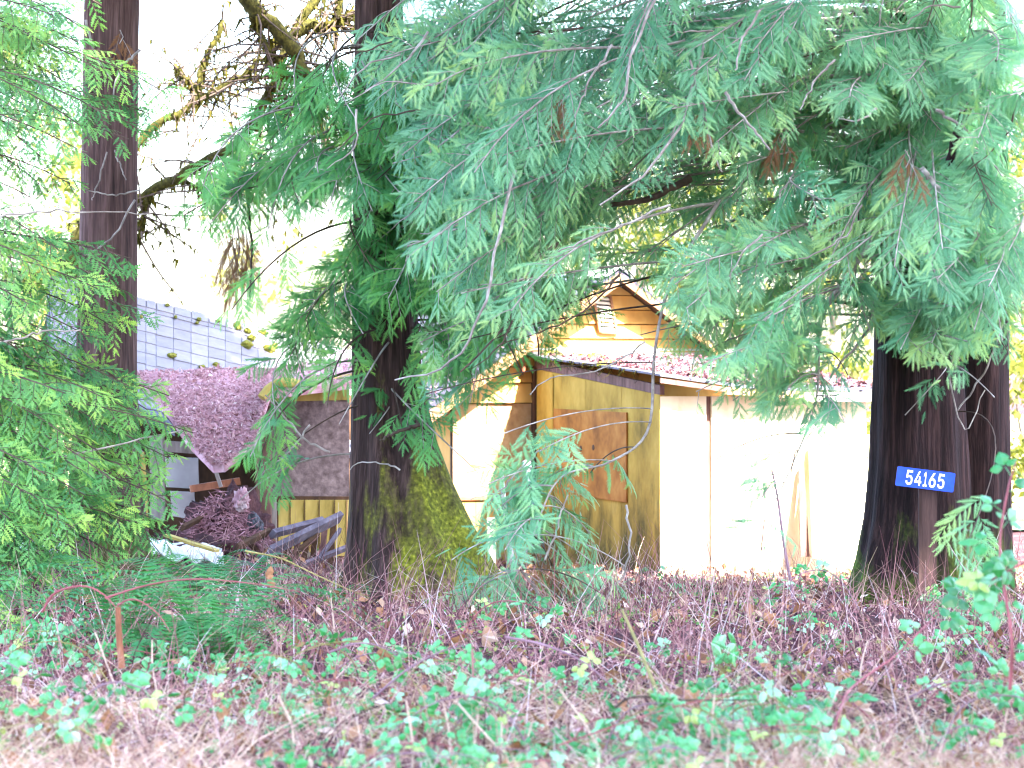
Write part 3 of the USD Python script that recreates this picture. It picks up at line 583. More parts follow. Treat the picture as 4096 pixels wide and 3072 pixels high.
mesh(fp, 'top_plank', bar(P(272, 534, 21.6), P(322, 521, 22.3), .05, .08, up=(0, -1, .5)), 'weathered_plank')
for k in range(8):
    t_ = k / 7
    mesh(fp, 'slat', bar(P(272 + 62 * t_, 549 - 30 * t_, 21.45 + .6 * t_), P(266 + 64 * t_, 577 - 12 * t_, 21.25 + .6 * t_), .055, .02, up=(0, -1, .3)), 'dark_wood' if k % 3 else 'brown_post')
one('bleached_stump', 'lichen-covered stump standing beside the grey shed post', 'stump', [('stump', tube(curve([P(141, 530, 22.0), P(140, 480, 22.0), P(139, 452, 22.0)], 8), .075, .05, 10), 'mossy_yellow_boards'), ('stump_top', tube([P(139, 453, 22.0), P(138.6, 449, 22.0)], .05, .02, 10), 'grey_wood')], P(141, 535, 22))

# ------------------------------------------------------------------ foliage generator
def finger(kind, rng):
    """One flat toothed finger of a spray along +x (unit length), width along y. Returns triangles (T,3,3) and tint offsets."""
    tr, ti = [], []
    if kind == 'cedar':
        m, wmax, fw = 13, .21, .15
    elif kind == 'hemlock':
        m, wmax, fw = 6, .26, .10
    else:
        m, wmax, fw = 7, .17, .12
    z = lambda x: -.10 * x * x
    tr.append([(0, -.016, 0), (0, .016, 0), (1, 0, z(1))]); ti.append(0)
    for s in (-1, 1):
        for j in range(m):
            x = .04 + .90 * (j + .5 * (s > 0)) / m + rng.uniform(-.012, .012)
            w = wmax * (min(1, .45 + 2.2 * x)) * (1 - x) ** .55 * rng.uniform(.75, 1.15)
            b = .05 if kind != 'hemlock' else .12
            tr.append([(x, 0, z(x)), (x + 2 * b * .62, 0, z(x + b)), (x + fw * rng.uniform(.8, 1.3), s * w, z(x + fw) - .02)])
            ti.append(.12 * x)
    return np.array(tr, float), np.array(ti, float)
FR = np.random.default_rng(3)
FING = {k: [finger(k, FR) for _ in range(4)] for k in ('cedar', 'hemlock', 'far')}

def place_fingers(O, A, B, L, kind, tint, wid=1.0):
    """O origins, A axis, B width directions, L lengths -> vertices, faces, tints."""
    n = len(O)
    if n == 0: return None
    A = nrm(A); B = nrm(B - A * (A * B).sum(1, keepdims=True)); C = np.cross(A, B)
    Vs, Ts = [], []
    pick = R.integers(0, 4, n)
    for k in range(4):
        sel = pick == k
        if not sel.any(): continue
        T, ti = FING[kind][k]
        q = T.reshape(-1, 3)
        X = O[sel][:, None] + L[sel][:, None, None] * (q[None, :, 0:1] * A[sel][:, None] + wid * q[None, :, 1:2] * B[sel][:, None] + q[None, :, 2:3] * C[sel][:, None])
        Vs.append(X.reshape(-1, 3)); Ts.append((tint[sel][:, None] + np.repeat(ti, 3)[None]).ravel())
    V = np.vstack(Vs); return V, np.arange(len(V)).reshape(-1, 3), np.clip(np.concatenate(Ts), 0, 1)

def uv_of(X):
    return 512 + S * X[:, 0] / X[:, 1], 384 - S * (X[:, 2] - EYE) / X[:, 1]

class DMap:
    """Coarse map of where a tree's crown is dense, in cells of 32 picture pixels; it decides where branches grow."""
    def __init__(s, rows, default=0):
        s.a = np.zeros((26, 34))
        for r, items in rows.items():
            for c, string in items:
                for k, ch in enumerate(string):
                    if ch != '.': s.a[r + 1, c + k + 1] = int(ch)
        s.a[0] = s.a[1]; s.a[:, 33] = s.a[:, 32]
    def __call__(s, u, v):
        x, y = np.clip(np.asarray(u) / 32 + .5, 0, 32.999), np.clip(np.asarray(v) / 32 + .5, 0, 24.999)
        i, j = x.astype(int), y.astype(int); f, g = x - i, y - j
        a = s.a
        return (a[j, i] * (1 - f) + a[j, i + 1] * f) * (1 - g) + (a[j + 1, i] * (1 - f) + a[j + 1, i + 1] * f) * g
    def sample(s, n):
        p = (s.a[1:25, 1:33] ** 1.0).ravel(); p = p / p.sum()
        k = R.choice(len(p), n, p=p)
        return (k % 32 + R.random(n)) * 32, (k // 32 + R.random(n)) * 32

def bough(tree, path, dens, kind, mat, leafy, spacing, sprayL, fingL, pend, twig='twig_bark', r0=.018, thr=6.0, gap=.021, tintc=.42, min_keep=12, facing=None):
    """A branch of a tree: stem plus flat sprays along its outer part. path: points trunk -> tip."""
    p = np.asarray(path, float); seg = np.linalg.norm(np.diff(p, axis=0), axis=1); cum = np.concatenate([[0], np.cumsum(seg)]); tot = cum[-1]
    s0 = max(.05 * tot, tot - leafy)
    at = np.arange(s0, tot + 1e-6, spacing)
    pos = np.stack([np.interp(at, cum, p[:, k]) for k in range(3)], 1); tan = nrm(np.stack([np.interp(at + .05, cum, p[:, k]) - np.interp(at - .05, cum, p[:, k]) for k in range(3)], 1) + 1e-9)
    n = len(at); sgn = np.where(np.arange(n) % 2, 1.0, -1.0)
    out = tan.copy(); out[:, 2] = 0; out = nrm(out + 1e-6)
    fc = np.array(facing if facing is not None else (0, -.75, .45))
    Nb = nrm(out.mean(0) * .2 + fc + R.normal(0, .32, 3))
    side = nrm(np.cross(Nb, tan)); rel = (at - s0) / max(tot - s0, 1e-6)
    L = sprayL * (1 - .55 * rel) * R.uniform(.7, 1.15, n)
    D = nrm(side * sgn[:, None] * .75 + tan * .75 + R.normal(0, .18, (n, 3)) + np.array([0, 0, -pend * .4]))
    # spray plane: faces outward from the tree and upward
    N = nrm(Nb + R.normal(0, .24, (n, 3)))
    O, A, Bw, Ls, Ti = [], [], [], [], []
    tw = MB()
    base_t = np.clip(tintc + R.normal(0, .10, n) + R.normal(0, .12), .02, .85)
    if dens is not None:
        ms = pos + D * (L * .6)[:, None] + np.outer(L * .36, [0, 0, -pend]); su, sv = uv_of(ms)
        live = (R.random(n) < dens(su, sv) / thr) & (su > -90) & (su < 1110) & (sv > -90) & (sv < 800)
    else: live = np.ones(n, bool)
    for i in np.nonzero(live)[0]:
        m = max(3, int(L[i] / gap)); t = (np.arange(m) + .5) / m
        ax = pos[i] + L[i] * (t[:, None] * D[i] + t[:, None] ** 2 * np.array([0, 0, -pend]))
        T = nrm(D[i] + 2 * t[:, None] * np.array([0, 0, -pend]))
        lat = nrm(np.cross(N[i], T)); sg = np.where(np.arange(m) % 2, 1.0, -1.0)[:, None]
        a = nrm(T * .55 + lat * sg * .62 + np.array([0, 0, -(.10 + pend)]) + R.normal(0, .09, (m, 3)))
        O.append(ax); A.append(a); Bw.append(nrm(np.cross(N[i] + R.normal(0, .12, (m, 3)), a)))
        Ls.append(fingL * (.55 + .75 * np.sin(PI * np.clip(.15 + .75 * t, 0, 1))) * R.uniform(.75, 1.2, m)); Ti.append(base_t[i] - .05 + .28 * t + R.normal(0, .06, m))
        # terminal finger
        O.append(ax[-1:]); A.append(T[-1:]); Bw.append(nrm(np.cross(N[i:i + 1], T[-1:]))); Ls.append(np.array([fingL * .9])); Ti.append(np.array([base_t[i] + .25]))
        tw.add(tube(ax[:: max(1, m // 4)], .0035, .0012, 3, cap=False))
    if not O: return 0
    O, A, Bw, Ls, Ti = np.vstack(O), np.vstack(A), np.vstack(Bw), np.concatenate(Ls), np.concatenate(Ti)
    if dens is not None:
        u, v = uv_of(O + A * Ls[:, None] * .5)
        inside = (u > -80) & (u < 1104) & (v > -80) & (v < 800)
        keep = (R.random(len(O)) < np.clip(dens(u, v) / (thr * .3), 0, 1)) & inside & ~((u > 884) & (u < 964) & (v > 455) & (v < 502))
        if keep.sum() < min_keep: return 0
        O, A, Bw, Ls, Ti = O[keep], A[keep], Bw[keep], Ls[keep], Ti[keep]
    st = MB(); st.add(tube(p, np.linspace(r0, .004, len(p)), None, 6))
    if dens is None or len(O) > 60: st.add(tw.get())
    br = mesh(tree, 'branch', st.get(), twig)
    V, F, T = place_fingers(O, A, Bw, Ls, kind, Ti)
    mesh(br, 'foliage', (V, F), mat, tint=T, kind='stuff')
    return len(F)

def bez(p0, p1, p2, n=14):
    t = np.linspace(0, 1, n)[:, None]; return (1 - t) ** 2 * p0 + 2 * t * (1 - t) * p1 + t * t * p2

def trunk(tree, centre, radius, zs, mat, flute=.10, nf=7, seed=0, rings=90, sides=72, name='trunk', squash=1.0):
    """centre(z) -> (x, y); radius(z) -> (r_left, r_right) in metres."""
    Z = np.linspace(zs[0], zs[1], rings); th = np.arange(sides) * 2 * PI / sides
    V = []
    for z in Z:
        cx, cy = centre(z); rl, rr = radius(z)
        r = np.where(np.cos(th) > 0, rr, rl) * np.abs(np.cos(th)) ** 2 + (rl + rr) / 2 * np.sin(th) ** 2
        q = np.stack([np.cos(th) * 2.2, np.sin(th) * 2.2, np.full(sides, z * .35)], 1)
        low = np.clip(1.2 - (z - zs[0]) / 2.2, .25, 1)
        d = 1 + flute * low * (np.cos(th * nf + meshkit.noise(q * .6 + seed) * 3) * .7 + (meshkit.noise(q * 1.6 + seed) - .5) * 1.6)
        q2 = np.stack([np.cos(th) * 9, np.sin(th) * 9, np.full(sides, z * .9)], 1)
        d += .05 * (meshkit.noise(q2 + seed) - .5) + .035 * (meshkit.noise(q2 * 2.3 + seed) - .5)
        V.append(np.stack([cx + np.cos(th) * r * d, cy + np.sin(th) * r * d * squash, np.full(sides, z)], 1))
    V = np.vstack(V); i, j = np.meshgrid(np.arange(rings - 1), np.arange(sides), indexing='ij')
    q = np.stack([i * sides + j, i * sides + (j + 1) % sides, (i + 1) * sides + (j + 1) % sides, (i + 1) * sides + j], -1).reshape(-1, 4)
    return mesh(tree, name, (V, np.vstack([q[:, [0, 1, 2]], q[:, [0, 2, 3]]])), mat, smooth=True)

def pxtrunk(rows, Y):
    """rows of (v, u_left, u_right) -> centre and radius functions of z."""
    rows = sorted(rows, key=lambda r: -r[0]); k = Y / S
    z = [EYE + (384 - r[0]) * k for r in rows]; c = [((r[1] + r[2]) / 2 - 512) * k for r in rows]; w = [(r[2] - r[1]) / 2 * k for r in rows]
    return (lambda h: (np.interp(h, z, c), Y)), (lambda h: (np.interp(h, z, w),) * 2)

# ------------------------------------------------------------------ the big trees
YL, YC, YR = 19.6, 18.3, 17.4
lt = thing('red_cedar', 'straight red-brown conifer trunk standing before the grey shed roof', 'tree', P(105, 600, YL))
c_, r_ = pxtrunk([(-900, 100, 122), (0, 85, 139), (200, 81, 137), (380, 76, 137), (470, 72, 141), (540, 64, 150), (600, 52, 164), (640, 46, 172)], YL)
trunk(lt, c_, r_, (-.35, 9), 'red_bark', flute=.04, nf=9, seed=3)
ct = thing('mossy_cedar', 'broad buttressed cedar with a mossy yellow-green root flank beside the yellow house', 'tree', P(410, 590, YC))
c_, r_ = pxtrunk([(-900, 360, 392), (0, 355, 402), (200, 353, 407), (380, 352, 422), (440, 352, 436), (480, 352, 452), (520, 350, 470), (560, 347, 492), (590, 340, 512), (630, 330, 535)], YC)
trunk(ct, c_, r_, (-.35, 9), 'mossy_bark', flute=.10, nf=7, seed=11)
rt = thing('large_cedar', 'large dark fluted cedar trunk behind the blue number sign', 'tree', P(935, 600, YR))
c_, r_ = pxtrunk([(-900, 900, 945), (0, 885, 945), (250, 876, 955), (380, 874, 962), (470, 871, 967), (520, 866, 970), (560, 858, 974), (600, 846, 980), (640, 832, 986)], YR)
trunk(rt, c_, r_, (-.35, 9), 'dark_bark', flute=.11, nf=8, seed=23)
c_, r_ = pxtrunk([(-900, 985, 1010), (0, 972, 1005), (250, 965, 1008), (380, 960, 1008), (470, 955, 1009), (560, 952, 1012), (620, 948, 1018)], YR + .35)
trunk(rt, c_, r_, (-.35, 9), 'dark_bark', flute=.09, nf=6, seed=31, name='second_stem')

RM = DMap({0: [(11, '899999999999997799999')], 1: [(11, '899999997998599599999')], 2: [(11, '899999858999499599999')], 3: [(11, '799999857899599799999')],
           4: [(12, '99999984799995899999')], 5: [(12, '89999885588898799899')], 6: [(12, '79999874478977889989')], 7: [(13, '8999766544557778989')],
           8: [(13, '8987421475446577999')], 9: [(13, '787521.387655598758')], 10: [(13, '6742....88876614551')], 11: [(13, '432.....379812.11.3')],
           12: [(13, '42...1...246731.3.1')], 13: [(15, '342..1.2352.2')], 14: [(15, '57634..2332....3')], 15: [(14, '377565..34......61')], 16: [(14, '3785431.343...245')],
           17: [(14, '276323...1..1.365')], 18: [(14, '6775662.......244')], 19: [(15, '36577.........13')], 20: [(17, '46')]})
LOW = [(500, 430), (540, 446), (498, 505), (530, 520), (512, 568), (484, 500), (590, 468), (560, 482), (626, 562), (600, 588), (640, 604), (545, 590), (505, 545),
       (770, 390), (800, 425), (826, 392), (742, 368), (730, 490), (758, 500), (715, 455), (790, 350), (905, 410), (950, 470), (975, 490), (962, 530), (985, 550), (940, 540),
       (402, 150), (425, 185), (404, 215), (445, 165), (430, 135), (412, 110), (425, 240), (408, 262), (395, 60), (1010, 90), (1000, 140), (640, 330), (690, 300), (650, 250)]
BY_GABLE = [(430, 330), (446, 300), (468, 330), (478, 300), (448, 362), (432, 392), (500, 312), (516, 296), (490, 330), (462, 352), (420, 120), (432, 160), (416, 200), (440, 190), (426, 90), (446, 130), (424, 230), (440, 260), (460, 280), (410, 150)]
CM = DMap({1: [(12, '345')], 2: [(8, '24425665')], 3: [(7, '246545665')], 4: [(6, '33466535665')], 5: [(5, '355456345665')], 6: [(5, '345232345665')], 7: [(6, '13125345665')], 8: [(6, '13235634566542')], 9: [(6, '3256453456653.')],
           10: [(8, '3533434554')], 11: [(7, '144434444')], 12: [(7, '231113432')], 13: [(7, '341.13332')], 14: [(7, '441..221')], 15: [(7, '141.11')]})

HANG = [curve([P(720, 200, 15.9), P(672, 280, 15.8), P(655, 350, 15.8), P(648, 430, 15.8), P(610, 462, 15.7), P(560, 478, 15.7), P(535, 530, 15.6), P(520, 570, 15.5)], 40),
        curve([P(885, 190, 16.2), P(850, 275, 16.0), P(822, 320, 15.9), P(816, 400, 15.8), P(790, 470, 15.7), P(765, 520, 15.6)], 40)]
def cedar_crown(tree, tx, ty, dm, n, ylo, yhi, mat, thr, tint, leafy=1.25, drop=(.5, 1.7), sprayL=.42, fingL=.16, maxlen=4.6, hang=False):
    u, v = dm.sample(n * 2)
    if hang: u, v = np.concatenate([[q[0] for q in LOW], u]), np.concatenate([[q[1] - 20 for q in LOW], v])
    else: u, v = np.concatenate([[q[0] for q in BY_GABLE], u]), np.concatenate([[q[1] - 20 for q in BY_GABLE], v])
    made = 0; tris = 0; low = 0
    for k in range(len(u)):
        if made >= n: break
        Y = R.uniform(ylo, yhi); tip = P(u[k], v[k] + 25, Y)
        dxy = np.hypot(tip[0] - tx, tip[1] - ty)
        if dxy > maxlen: continue
        st = np.array([tx, ty, tip[2] + R.uniform(*drop) * (.35 + .3 * dxy)])
        mid = st * .42 + tip * .58; mid[2] = max(st[2], tip[2]) + .05 + R.uniform(-.1, .25)
        mid[:2] += R.normal(0, .4, 2)
        path = bez(st, mid, tip, 14)
        if hang and v[k] > 320 and u[k] < 860:
            hg = HANG[0] if u[k] < 690 else HANG[1]
            ok = hg[hg[:, 2] > tip[2] + .12] if (hg[:, 2] > tip[2] + .12).any() else hg[:1]
            st = ok[np.argmin(np.linalg.norm(ok - tip, axis=1))].copy(); mid = (st + tip) / 2 + [0, -.05, .12]
            path = bez(st, mid, tip, 12); low += 1
            if low > 60: continue
        pu, pv = uv_of(curve(path, 60))
        if ((pu > 880) & (pu < 968) & (pv > 430) & (pv < 520)).any(): continue
        q = bough(tree, path, dm, 'cedar', mat, (leafy if not (hang and v[k] > 400) else .55) * R.uniform(.8, 1.2), .075, sprayL, fingL, R.uniform(.12, .45), r0=(.005 if hang and v[k] > 320 else .008 + .002 * dxy), thr=thr, tintc=tint, twig='twig_bark' if R.random() < (.92 if hang else .6) else 'dark_twig')
        tris += q; made += q > 0
    return tris
for hg in HANG: mesh(rt, 'hanging_limb', tube(hg, .014, .004, 6), 'twig_bark', smooth=60)
t1 = cedar_crown(rt, 3.2, YR, RM, 275, 14.7, 17.0, 'cedar_foliage', 8.5, .48, maxlen=5.6, hang=True, sprayL=.34, fingL=.115, drop=(.1, 1.1))
t2 = cedar_crown(ct, -.95, YC, CM, 120, 16.6, 18.1, 'green_cedar_foliage', 6.5, .45, leafy=.9, drop=(.4, 1.2), sprayL=.34, fingL=.125)
print('cedar tris', t1, t2)

# unseen upper crowns of these trees, added to shade the shed
def added_upper_crown(tree, x, y, z0, z1, r, m, mat):
    z = R.random(m); a = R.uniform(0, 2 * PI, m); rad = r * (1 - .6 * z) * (.6 + .4 * np.cos(a * 4 + z * 30)) * np.sqrt(R.random(m)) + .2
    O = np.stack([x + np.cos(a) * rad, y + np.sin(a) * rad, z0 + (z1 - z0) * z - rad * .3], 1); ax = nrm(np.stack([np.cos(a), np.sin(a), -.7 + 0 * a], 1) + R.normal(0, .3, (m, 3))); sd = nrm(np.cross(ax, [0, 0, 1.0]))
    mesh(tree, 'added_upper_crown', (np.stack([O - sd * .12, O + sd * .12, O + ax * .5], 1).reshape(-1, 3), np.arange(3 * m).reshape(-1, 3)), mat, tint=np.repeat(np.clip(R.normal(.4, .15, m), 0, 1), 3), kind='stuff')
added_upper_crown(ct, -1.2, YC, 6.6, 15, 2.7, 11000, 'green_cedar_foliage')
added_upper_crown(rt, 1.0, 16.4, 6.3, 10, 2.6, 12000, 'cedar_foliage')
added_upper_crown(rt, 2.4, YR, 9, 15, 2.0, 8000, 'cedar_foliage')
added_upper_crown(lt, -4.0, YL, 6.6, 15, 2.7, 11000, 'green_cedar_foliage')

# bare and lichen-grey limbs seen against the foliage
def limb(tree, pts, w0, w1, mat='twig_bark', n=16, name='bare_branch', sides=6):
    q = np.array([P(p[0], p[1], p[2] - (.75 if tree == rt else .5 if tree == ct else 0)) for p in pts]); Y = q[:, 1].mean()
    c = curve(q, n); c[1:-1] += R.normal(0, .006, (n - 2, 3))
    return mesh(tree, name, tube(c, w0 * Y / S / 2, w1 * Y / S / 2, sides), mat, smooth=60)
for pts, w0, w1, m in [
    ([(705, 40, 16.2), (690, 95, 16.0), (672, 140, 15.8), (640, 178, 15.7), (600, 205, 15.6)], 4, 2, 'twig_bark'),
    ([(612, 45, 15.7), (590, 80, 15.6), (575, 118, 15.6)], 3, 1.5, 'twig_bark'),
    ([(655, 0, 15.6), (632, 55, 15.5), (622, 100, 15.5), (598, 128, 15.5)], 3.4, 2, 'twig_bark'),
    ([(515, 170, 15.6), (500, 230, 15.5), (485, 300, 15.5), (468, 340, 15.5), (440, 370, 15.6), (395, 380, 15.8)], 3.6, 1.8, 'twig_bark'),
    ([(670, 205, 15.8), (630, 222, 15.7), (585, 240, 15.7), (558, 252, 15.7)], 3, 1.5, 'twig_bark'),
    ([(875, 233, 16.6), (850, 275, 16.6), (825, 305, 16.6), (818, 340, 16.6), (816, 375, 16.7)], 5.5, 3, 'twig_bark'),
    ([(862, 205, 16.2), (845, 235, 16.2), (815, 255, 16.2), (770, 265, 16.2)], 2.6, 1.4, 'twig_bark'),
    ([(873, 300, 16.8), (868, 330, 16.8), (850, 352, 16.8), (830, 378, 16.8)], 3.4, 2.2, 'twig_bark'),
    ([(1000, 60, 16.4), (965, 115, 16.4), (945, 175, 16.6), (926, 215, 17.6)], 9, 12, 'dark_bark'),
    ([(922, 168, 16.2), (935, 185, 16.2), (950, 200, 16.2)], 6, 3.5, 'twig_bark'),
    ([(936, 110, 15.9), (960, 125, 15.9), (985, 150, 15.8)], 4, 2, 'twig_bark'),
    ([(690, 178, 17.0), (650, 198, 16.9), (610, 205, 16.9)], 9, 5, 'dark_twig'),
    ([(760, 10, 15.7), (742, 40, 15.7), (735, 70, 15.7)], 3, 2, 'twig_bark'),
    ([(725, 92, 15.8), (745, 120, 15.8), (770, 150, 15.8)], 3.6, 2.2, 'twig_bark'),
    ([(690, 60, 16), (705, 110, 16), (712, 150, 16), (722, 172, 16)], 2.6, 1.6, 'twig_bark'),
    ([(835, 60, 15.6), (815, 80, 15.6), (800, 110, 15.6)], 3, 1.6, 'twig_bark'),
    ([(620, 275, 16.2), (590, 305, 16.2), (550, 328, 16.2), (500, 345, 16.2)], 2.4, 1.2, 'dark_twig'),
    ([(560, 240, 16.4), (530, 280, 16.3), (505, 325, 16.3), (460, 372, 16.3)], 3, 2, 'dark_twig'),
    ([(645, 342, 16.4), (620, 360, 16.4), (590, 372, 16.4), (548, 380, 16.4), (530, 395, 16.4)], 2.4, 1.2, 'twig_bark'),
    ([(540, 450, 16.5), (520, 470, 16.5), (500, 490, 16.5), (470, 500, 16.5)], 2.2, 1.2, 'twig_bark'),
    ([(545, 560, 16.3), (555, 535, 16.3), (560, 515, 16.3), (568, 495, 16.3)], 2.6, 1.6, 'twig_bark'),
    ([(626, 505, 16.3), (630, 540, 16.3), (622, 575, 16.3), (605, 600, 16.2)], 2.8, 1.6, 'twig_bark'),
    ([(1010, 300, 17), (985, 370, 17), (958, 410, 17.2)], 2.4, 1.6, 'twig_bark'),
    ([(960, 330, 17), (950, 380, 17), (965, 430, 17), (985, 390, 17)], 2, 1.2, 'twig_bark')]:
    limb(rt, pts, w0, w1, m)
for pts, w0, w1, m in [
    ([(430, 260, 18.2), (408, 245, 18.1), (420, 215, 18.0), (440, 205, 18)], 2.6, 1.6, 'twig_bark'),
    ([(355, 200, 18.7), (320, 185, 18.6), (285, 190, 18.5), (250, 180, 18.4)], 2.6, 1.4, 'dark_twig'),
    ([(352, 345, 18.7), (320, 320, 18.6), (300, 300, 18.5)], 2.6, 1.4, 'dark_twig'),
    ([(248, 200, 18.4), (251, 235, 18.4), (252, 265, 18.4), (250, 300, 18.4)], 3, 2.2, 'dark_twig'),
    ([(330, 452, 18), (305, 440, 18), (282, 415, 18), (265, 395, 18)], 2.6, 1.6, 'twig_bark'),
    ([(310, 425, 18), (290, 450, 18), (262, 475, 18)], 2.4, 1.4, 'twig_bark'),
    ([(420, 425, 18.2), (398, 432, 18.1), (380, 440, 18)], 5, 2, 'dark_twig'),
    ([(400, 470, 18), (380, 462, 18), (360, 462, 18), (350, 470, 18)], 2, 1, 'twig_bark'),
    ([(285, 130, 18.2), (250, 155, 18.2), (225, 165, 18.1)], 2.2, 1.2, 'twig_bark')]:
    limb(ct, pts, w0, w1, m)
for pts, w0, w1, m in [
    ([(135, 200, 19.2), (115, 235, 19.1), (92, 252, 19.1), (76, 258, 19)], 2.4, 1.4, 'twig_bark'),
    ([(140, 190, 19.2), (110, 195, 19.1), (84, 188, 19)], 2.2, 1.2, 'twig_bark'),
    ([(86, 20, 19), (96, 55, 19), (112, 80, 19)], 3, 1.6, 'twig_bark'), ([(140, 50, 19), (120, 70, 19), (112, 105, 19)], 3, 1.6, 'twig_bark'),
    ([(107, 152, 19.2), (98, 185, 19.2), (92, 200, 19.2)], 2, 1.2, 'twig_bark'), ([(115, 150, 19.2), (126, 180, 19.2)], 2, 1.2, 'twig_bark')]:
    limb(lt, pts, w0, w1, m)
for k in range(34):
    u, v = RM.sample(1); u, v = u[0], v[0]
    if v > 330: continue
    a, l, Y = R.uniform(1.9, 3.0), R.uniform(35, 95), R.uniform(15.2, 15.9)
    du, dv = l * math.cos(a), l * math.sin(a); b = R.normal(0, .16) * l
    limb(rt, [(u, v, Y + .75), (u + du * .5 - dv * b / l, v + dv * .5 + du * b / l, Y + .7), (u + du, v + dv, Y + .75)], R.uniform(1.6, 3.0), R.uniform(.8, 1.3), 'twig_bark' if k % 3 else 'dark_twig', n=9, sides=5)
# dead brown sprays caught in the branches
for (u, v, Y, L) in ((236, 215, 18.4, .5), (232, 235, 18.4, .45), (245, 225, 18.45, .4), (498, 185, 16, .14), (780, 130, 15.9, .14), (545, 528, 16.2, .32), (560, 540, 16.2, .3), (120, 30, 19.2, .12), (700, 110, 15.3, .12), (560, 90, 15.2, .10), (905, 150, 15.2, .12)):
    b = P(u, v, Y); bough(ct if u < 400 else rt, np.array([b, b + [.03, -.02, -L * .5], b + [.0, -.03, -L]]), None, 'cedar', 'brown_foliage', L, .07, .22, .12, .5, r0=.005, tintc=.5)

# ------------------------------------------------------------------ hemlock reaching in from the left
hm = thing('hemlock', 'hemlock reaching feathery light green boughs across the shed', 'tree', (-5.6, 16.6, 0))
trunk(hm, lambda z: (-5.6, 16.8), lambda z: (.24 - .012 * z,) * 2, (-.3, 12), 'red_bark', flute=.05, nf=7, seed=41)
HM = DMap({r: [(0, s)] for r, s in enumerate(('999', '866', '86566', '76646661', '985244', '885221', '653', '754221', '9765531', '9997632', '9987421', '9996421', '9996522', '99996532', '9997632', '9999752', '9999641', '9999621', '999641', '98741', '972', '963', '73', '5', ))})
for k in range(len(HM.a)): HM.a[k, 0] = HM.a[k, 1]
tips = [(98, 5, 16.5), (94, 28, 16.2), (60, 20, 15.8), (104, 70, 16), (70, 60, 16.4), (178, 100, 16.4), (150, 125, 16.2), (110, 115, 15.6), (70, 150, 15.6), (75, 180, 16.5), (40, 120, 16), (30, 200, 16),
        (138, 262, 16.1), (120, 282, 15.9), (60, 245, 15.6), (137, 310, 16.2), (95, 330, 15.8), (40, 300, 15.3), (65, 362, 15.6), (20, 345, 15.2), (140, 385, 16.0), (110, 400, 15.7), (70, 395, 15.2), (170, 390, 16.4),
        (152, 418, 16.1), (60, 430, 15.4), (190, 440, 16.0), (140, 450, 15.6), (100, 455, 15.3), (158, 475, 15.9), (112, 482, 15.4), (174, 505, 16.0), (140, 515, 15.6), (90, 500, 15.2), (50, 480, 15.0),
        (170, 535, 16), (123, 555, 15.6), (80, 530, 15.2), (78, 575, 15.2), (40, 545, 14.8), (30, 590, 14.6), (35, 620, 14.4), (15, 640, 14.3), (20, 520, 14.9), (55, 560, 15.4)]
nt = 0
for (u, v, Y) in tips:
    for rep in range(2):
        tip = P(u + R.uniform(-12, 4) - 18 * rep, v + R.uniform(-8, 8) + 14 * rep, Y + R.uniform(-.2, .3)); st = np.array([-5.6, 16.8, tip[2] + R.uniform(.2, .7)])
        mid = st * .35 + tip * .65 + [0, R.normal(0, .2), R.uniform(.25, .55)]
        nt += bough(hm, bez(st, mid, tip, 12), HM, 'hemlock', 'hemlock_foliage', R.uniform(1.2, 1.8), .07, .34, .078, R.uniform(.10, .25), r0=.008, thr=4.5, gap=.021, tintc=.42, facing=(0, -.55, .65), twig='dark_twig')
print('hemlock tris', nt)
limb(hm, [(0, 217, 15.6), (40, 212, 15.7), (90, 212, 15.9), (150, 214, 16.2)], 2.6, 1.2)
limb(hm, [(20, 462, 15.3), (70, 455, 15.5), (115, 445, 15.7), (185, 430, 16)], 3, 1.4)
limb(hm, [(0, 343, 15.3), (40, 333, 15.5), (80, 330, 15.7)], 2.6, 1.4)

# ------------------------------------------------------------------ number sign on its post
sg = thing('number_sign', 'blue house number sign 54165 tilted on a brown board post', 'sign', P(930, 606, 16.6))
YS = 16.6
mesh(sg, 'post', slab(P(918.5, 610, YS + .03), P(936.5, 610, YS + .03), P(937, 478, YS + .03), P(919, 476, YS + .03), (0, .03, 0)), 'sign_post_wood')
cs = P(925.3, 479.3, YS); ta = math.radians(-7.0); ex, ez = np.array([math.cos(ta), 0, math.sin(ta)]), np.array([-math.sin(ta), 0, math.cos(ta)])
WS, HS = 58.5 * YS / S, 19.5 * YS / S
from shapely.geometry import box as sbox
rr = sbox(-WS / 2 + .012, -HS / 2 + .012, WS / 2 - .012, HS / 2 - .012).buffer(.012)
pl = trimesh.creation.extrude_polygon(rr, .004, engine='earcut'); pv = np.asarray(pl.vertices)
tosign = lambda q: cs + q[:, 0:1] * ex + q[:, 1:2] * ez - q[:, 2:3] * np.array([0, 1.0, 0])
pn = mesh(sg, 'sign_panel', (tosign(pv), pl.faces), 'sign_blue')
hd = HS * .72; xw = -WS * .335
for chx in '54165':
    g = meshkit.text_mesh(chx, hd, .0015, bold=True); gv = np.asarray(g.vertices).copy(); gv[:, 0] -= gv[:, 0].min(); gw = gv[:, 0].max()
    want = hd * (.28 if chx == '1' else .50); gv[:, 0] *= want / gw
    gv[:, 0] += xw; gv[:, 1] -= hd * .5; gv[:, 2] += .0045
    mesh(pn, 'digit', (tosign(gv), g.faces), 'sign_white'); xw += want + hd * .125
for a in (-.3, .3):
    mesh(sg, 'bolt', (cs + trimesh.creation.icosphere(1, .006).vertices + ex * .0 + ez * HS * a * 1.3 - [0, .006, 0], trimesh.creation.icosphere(1).faces), 'grey_pipe')

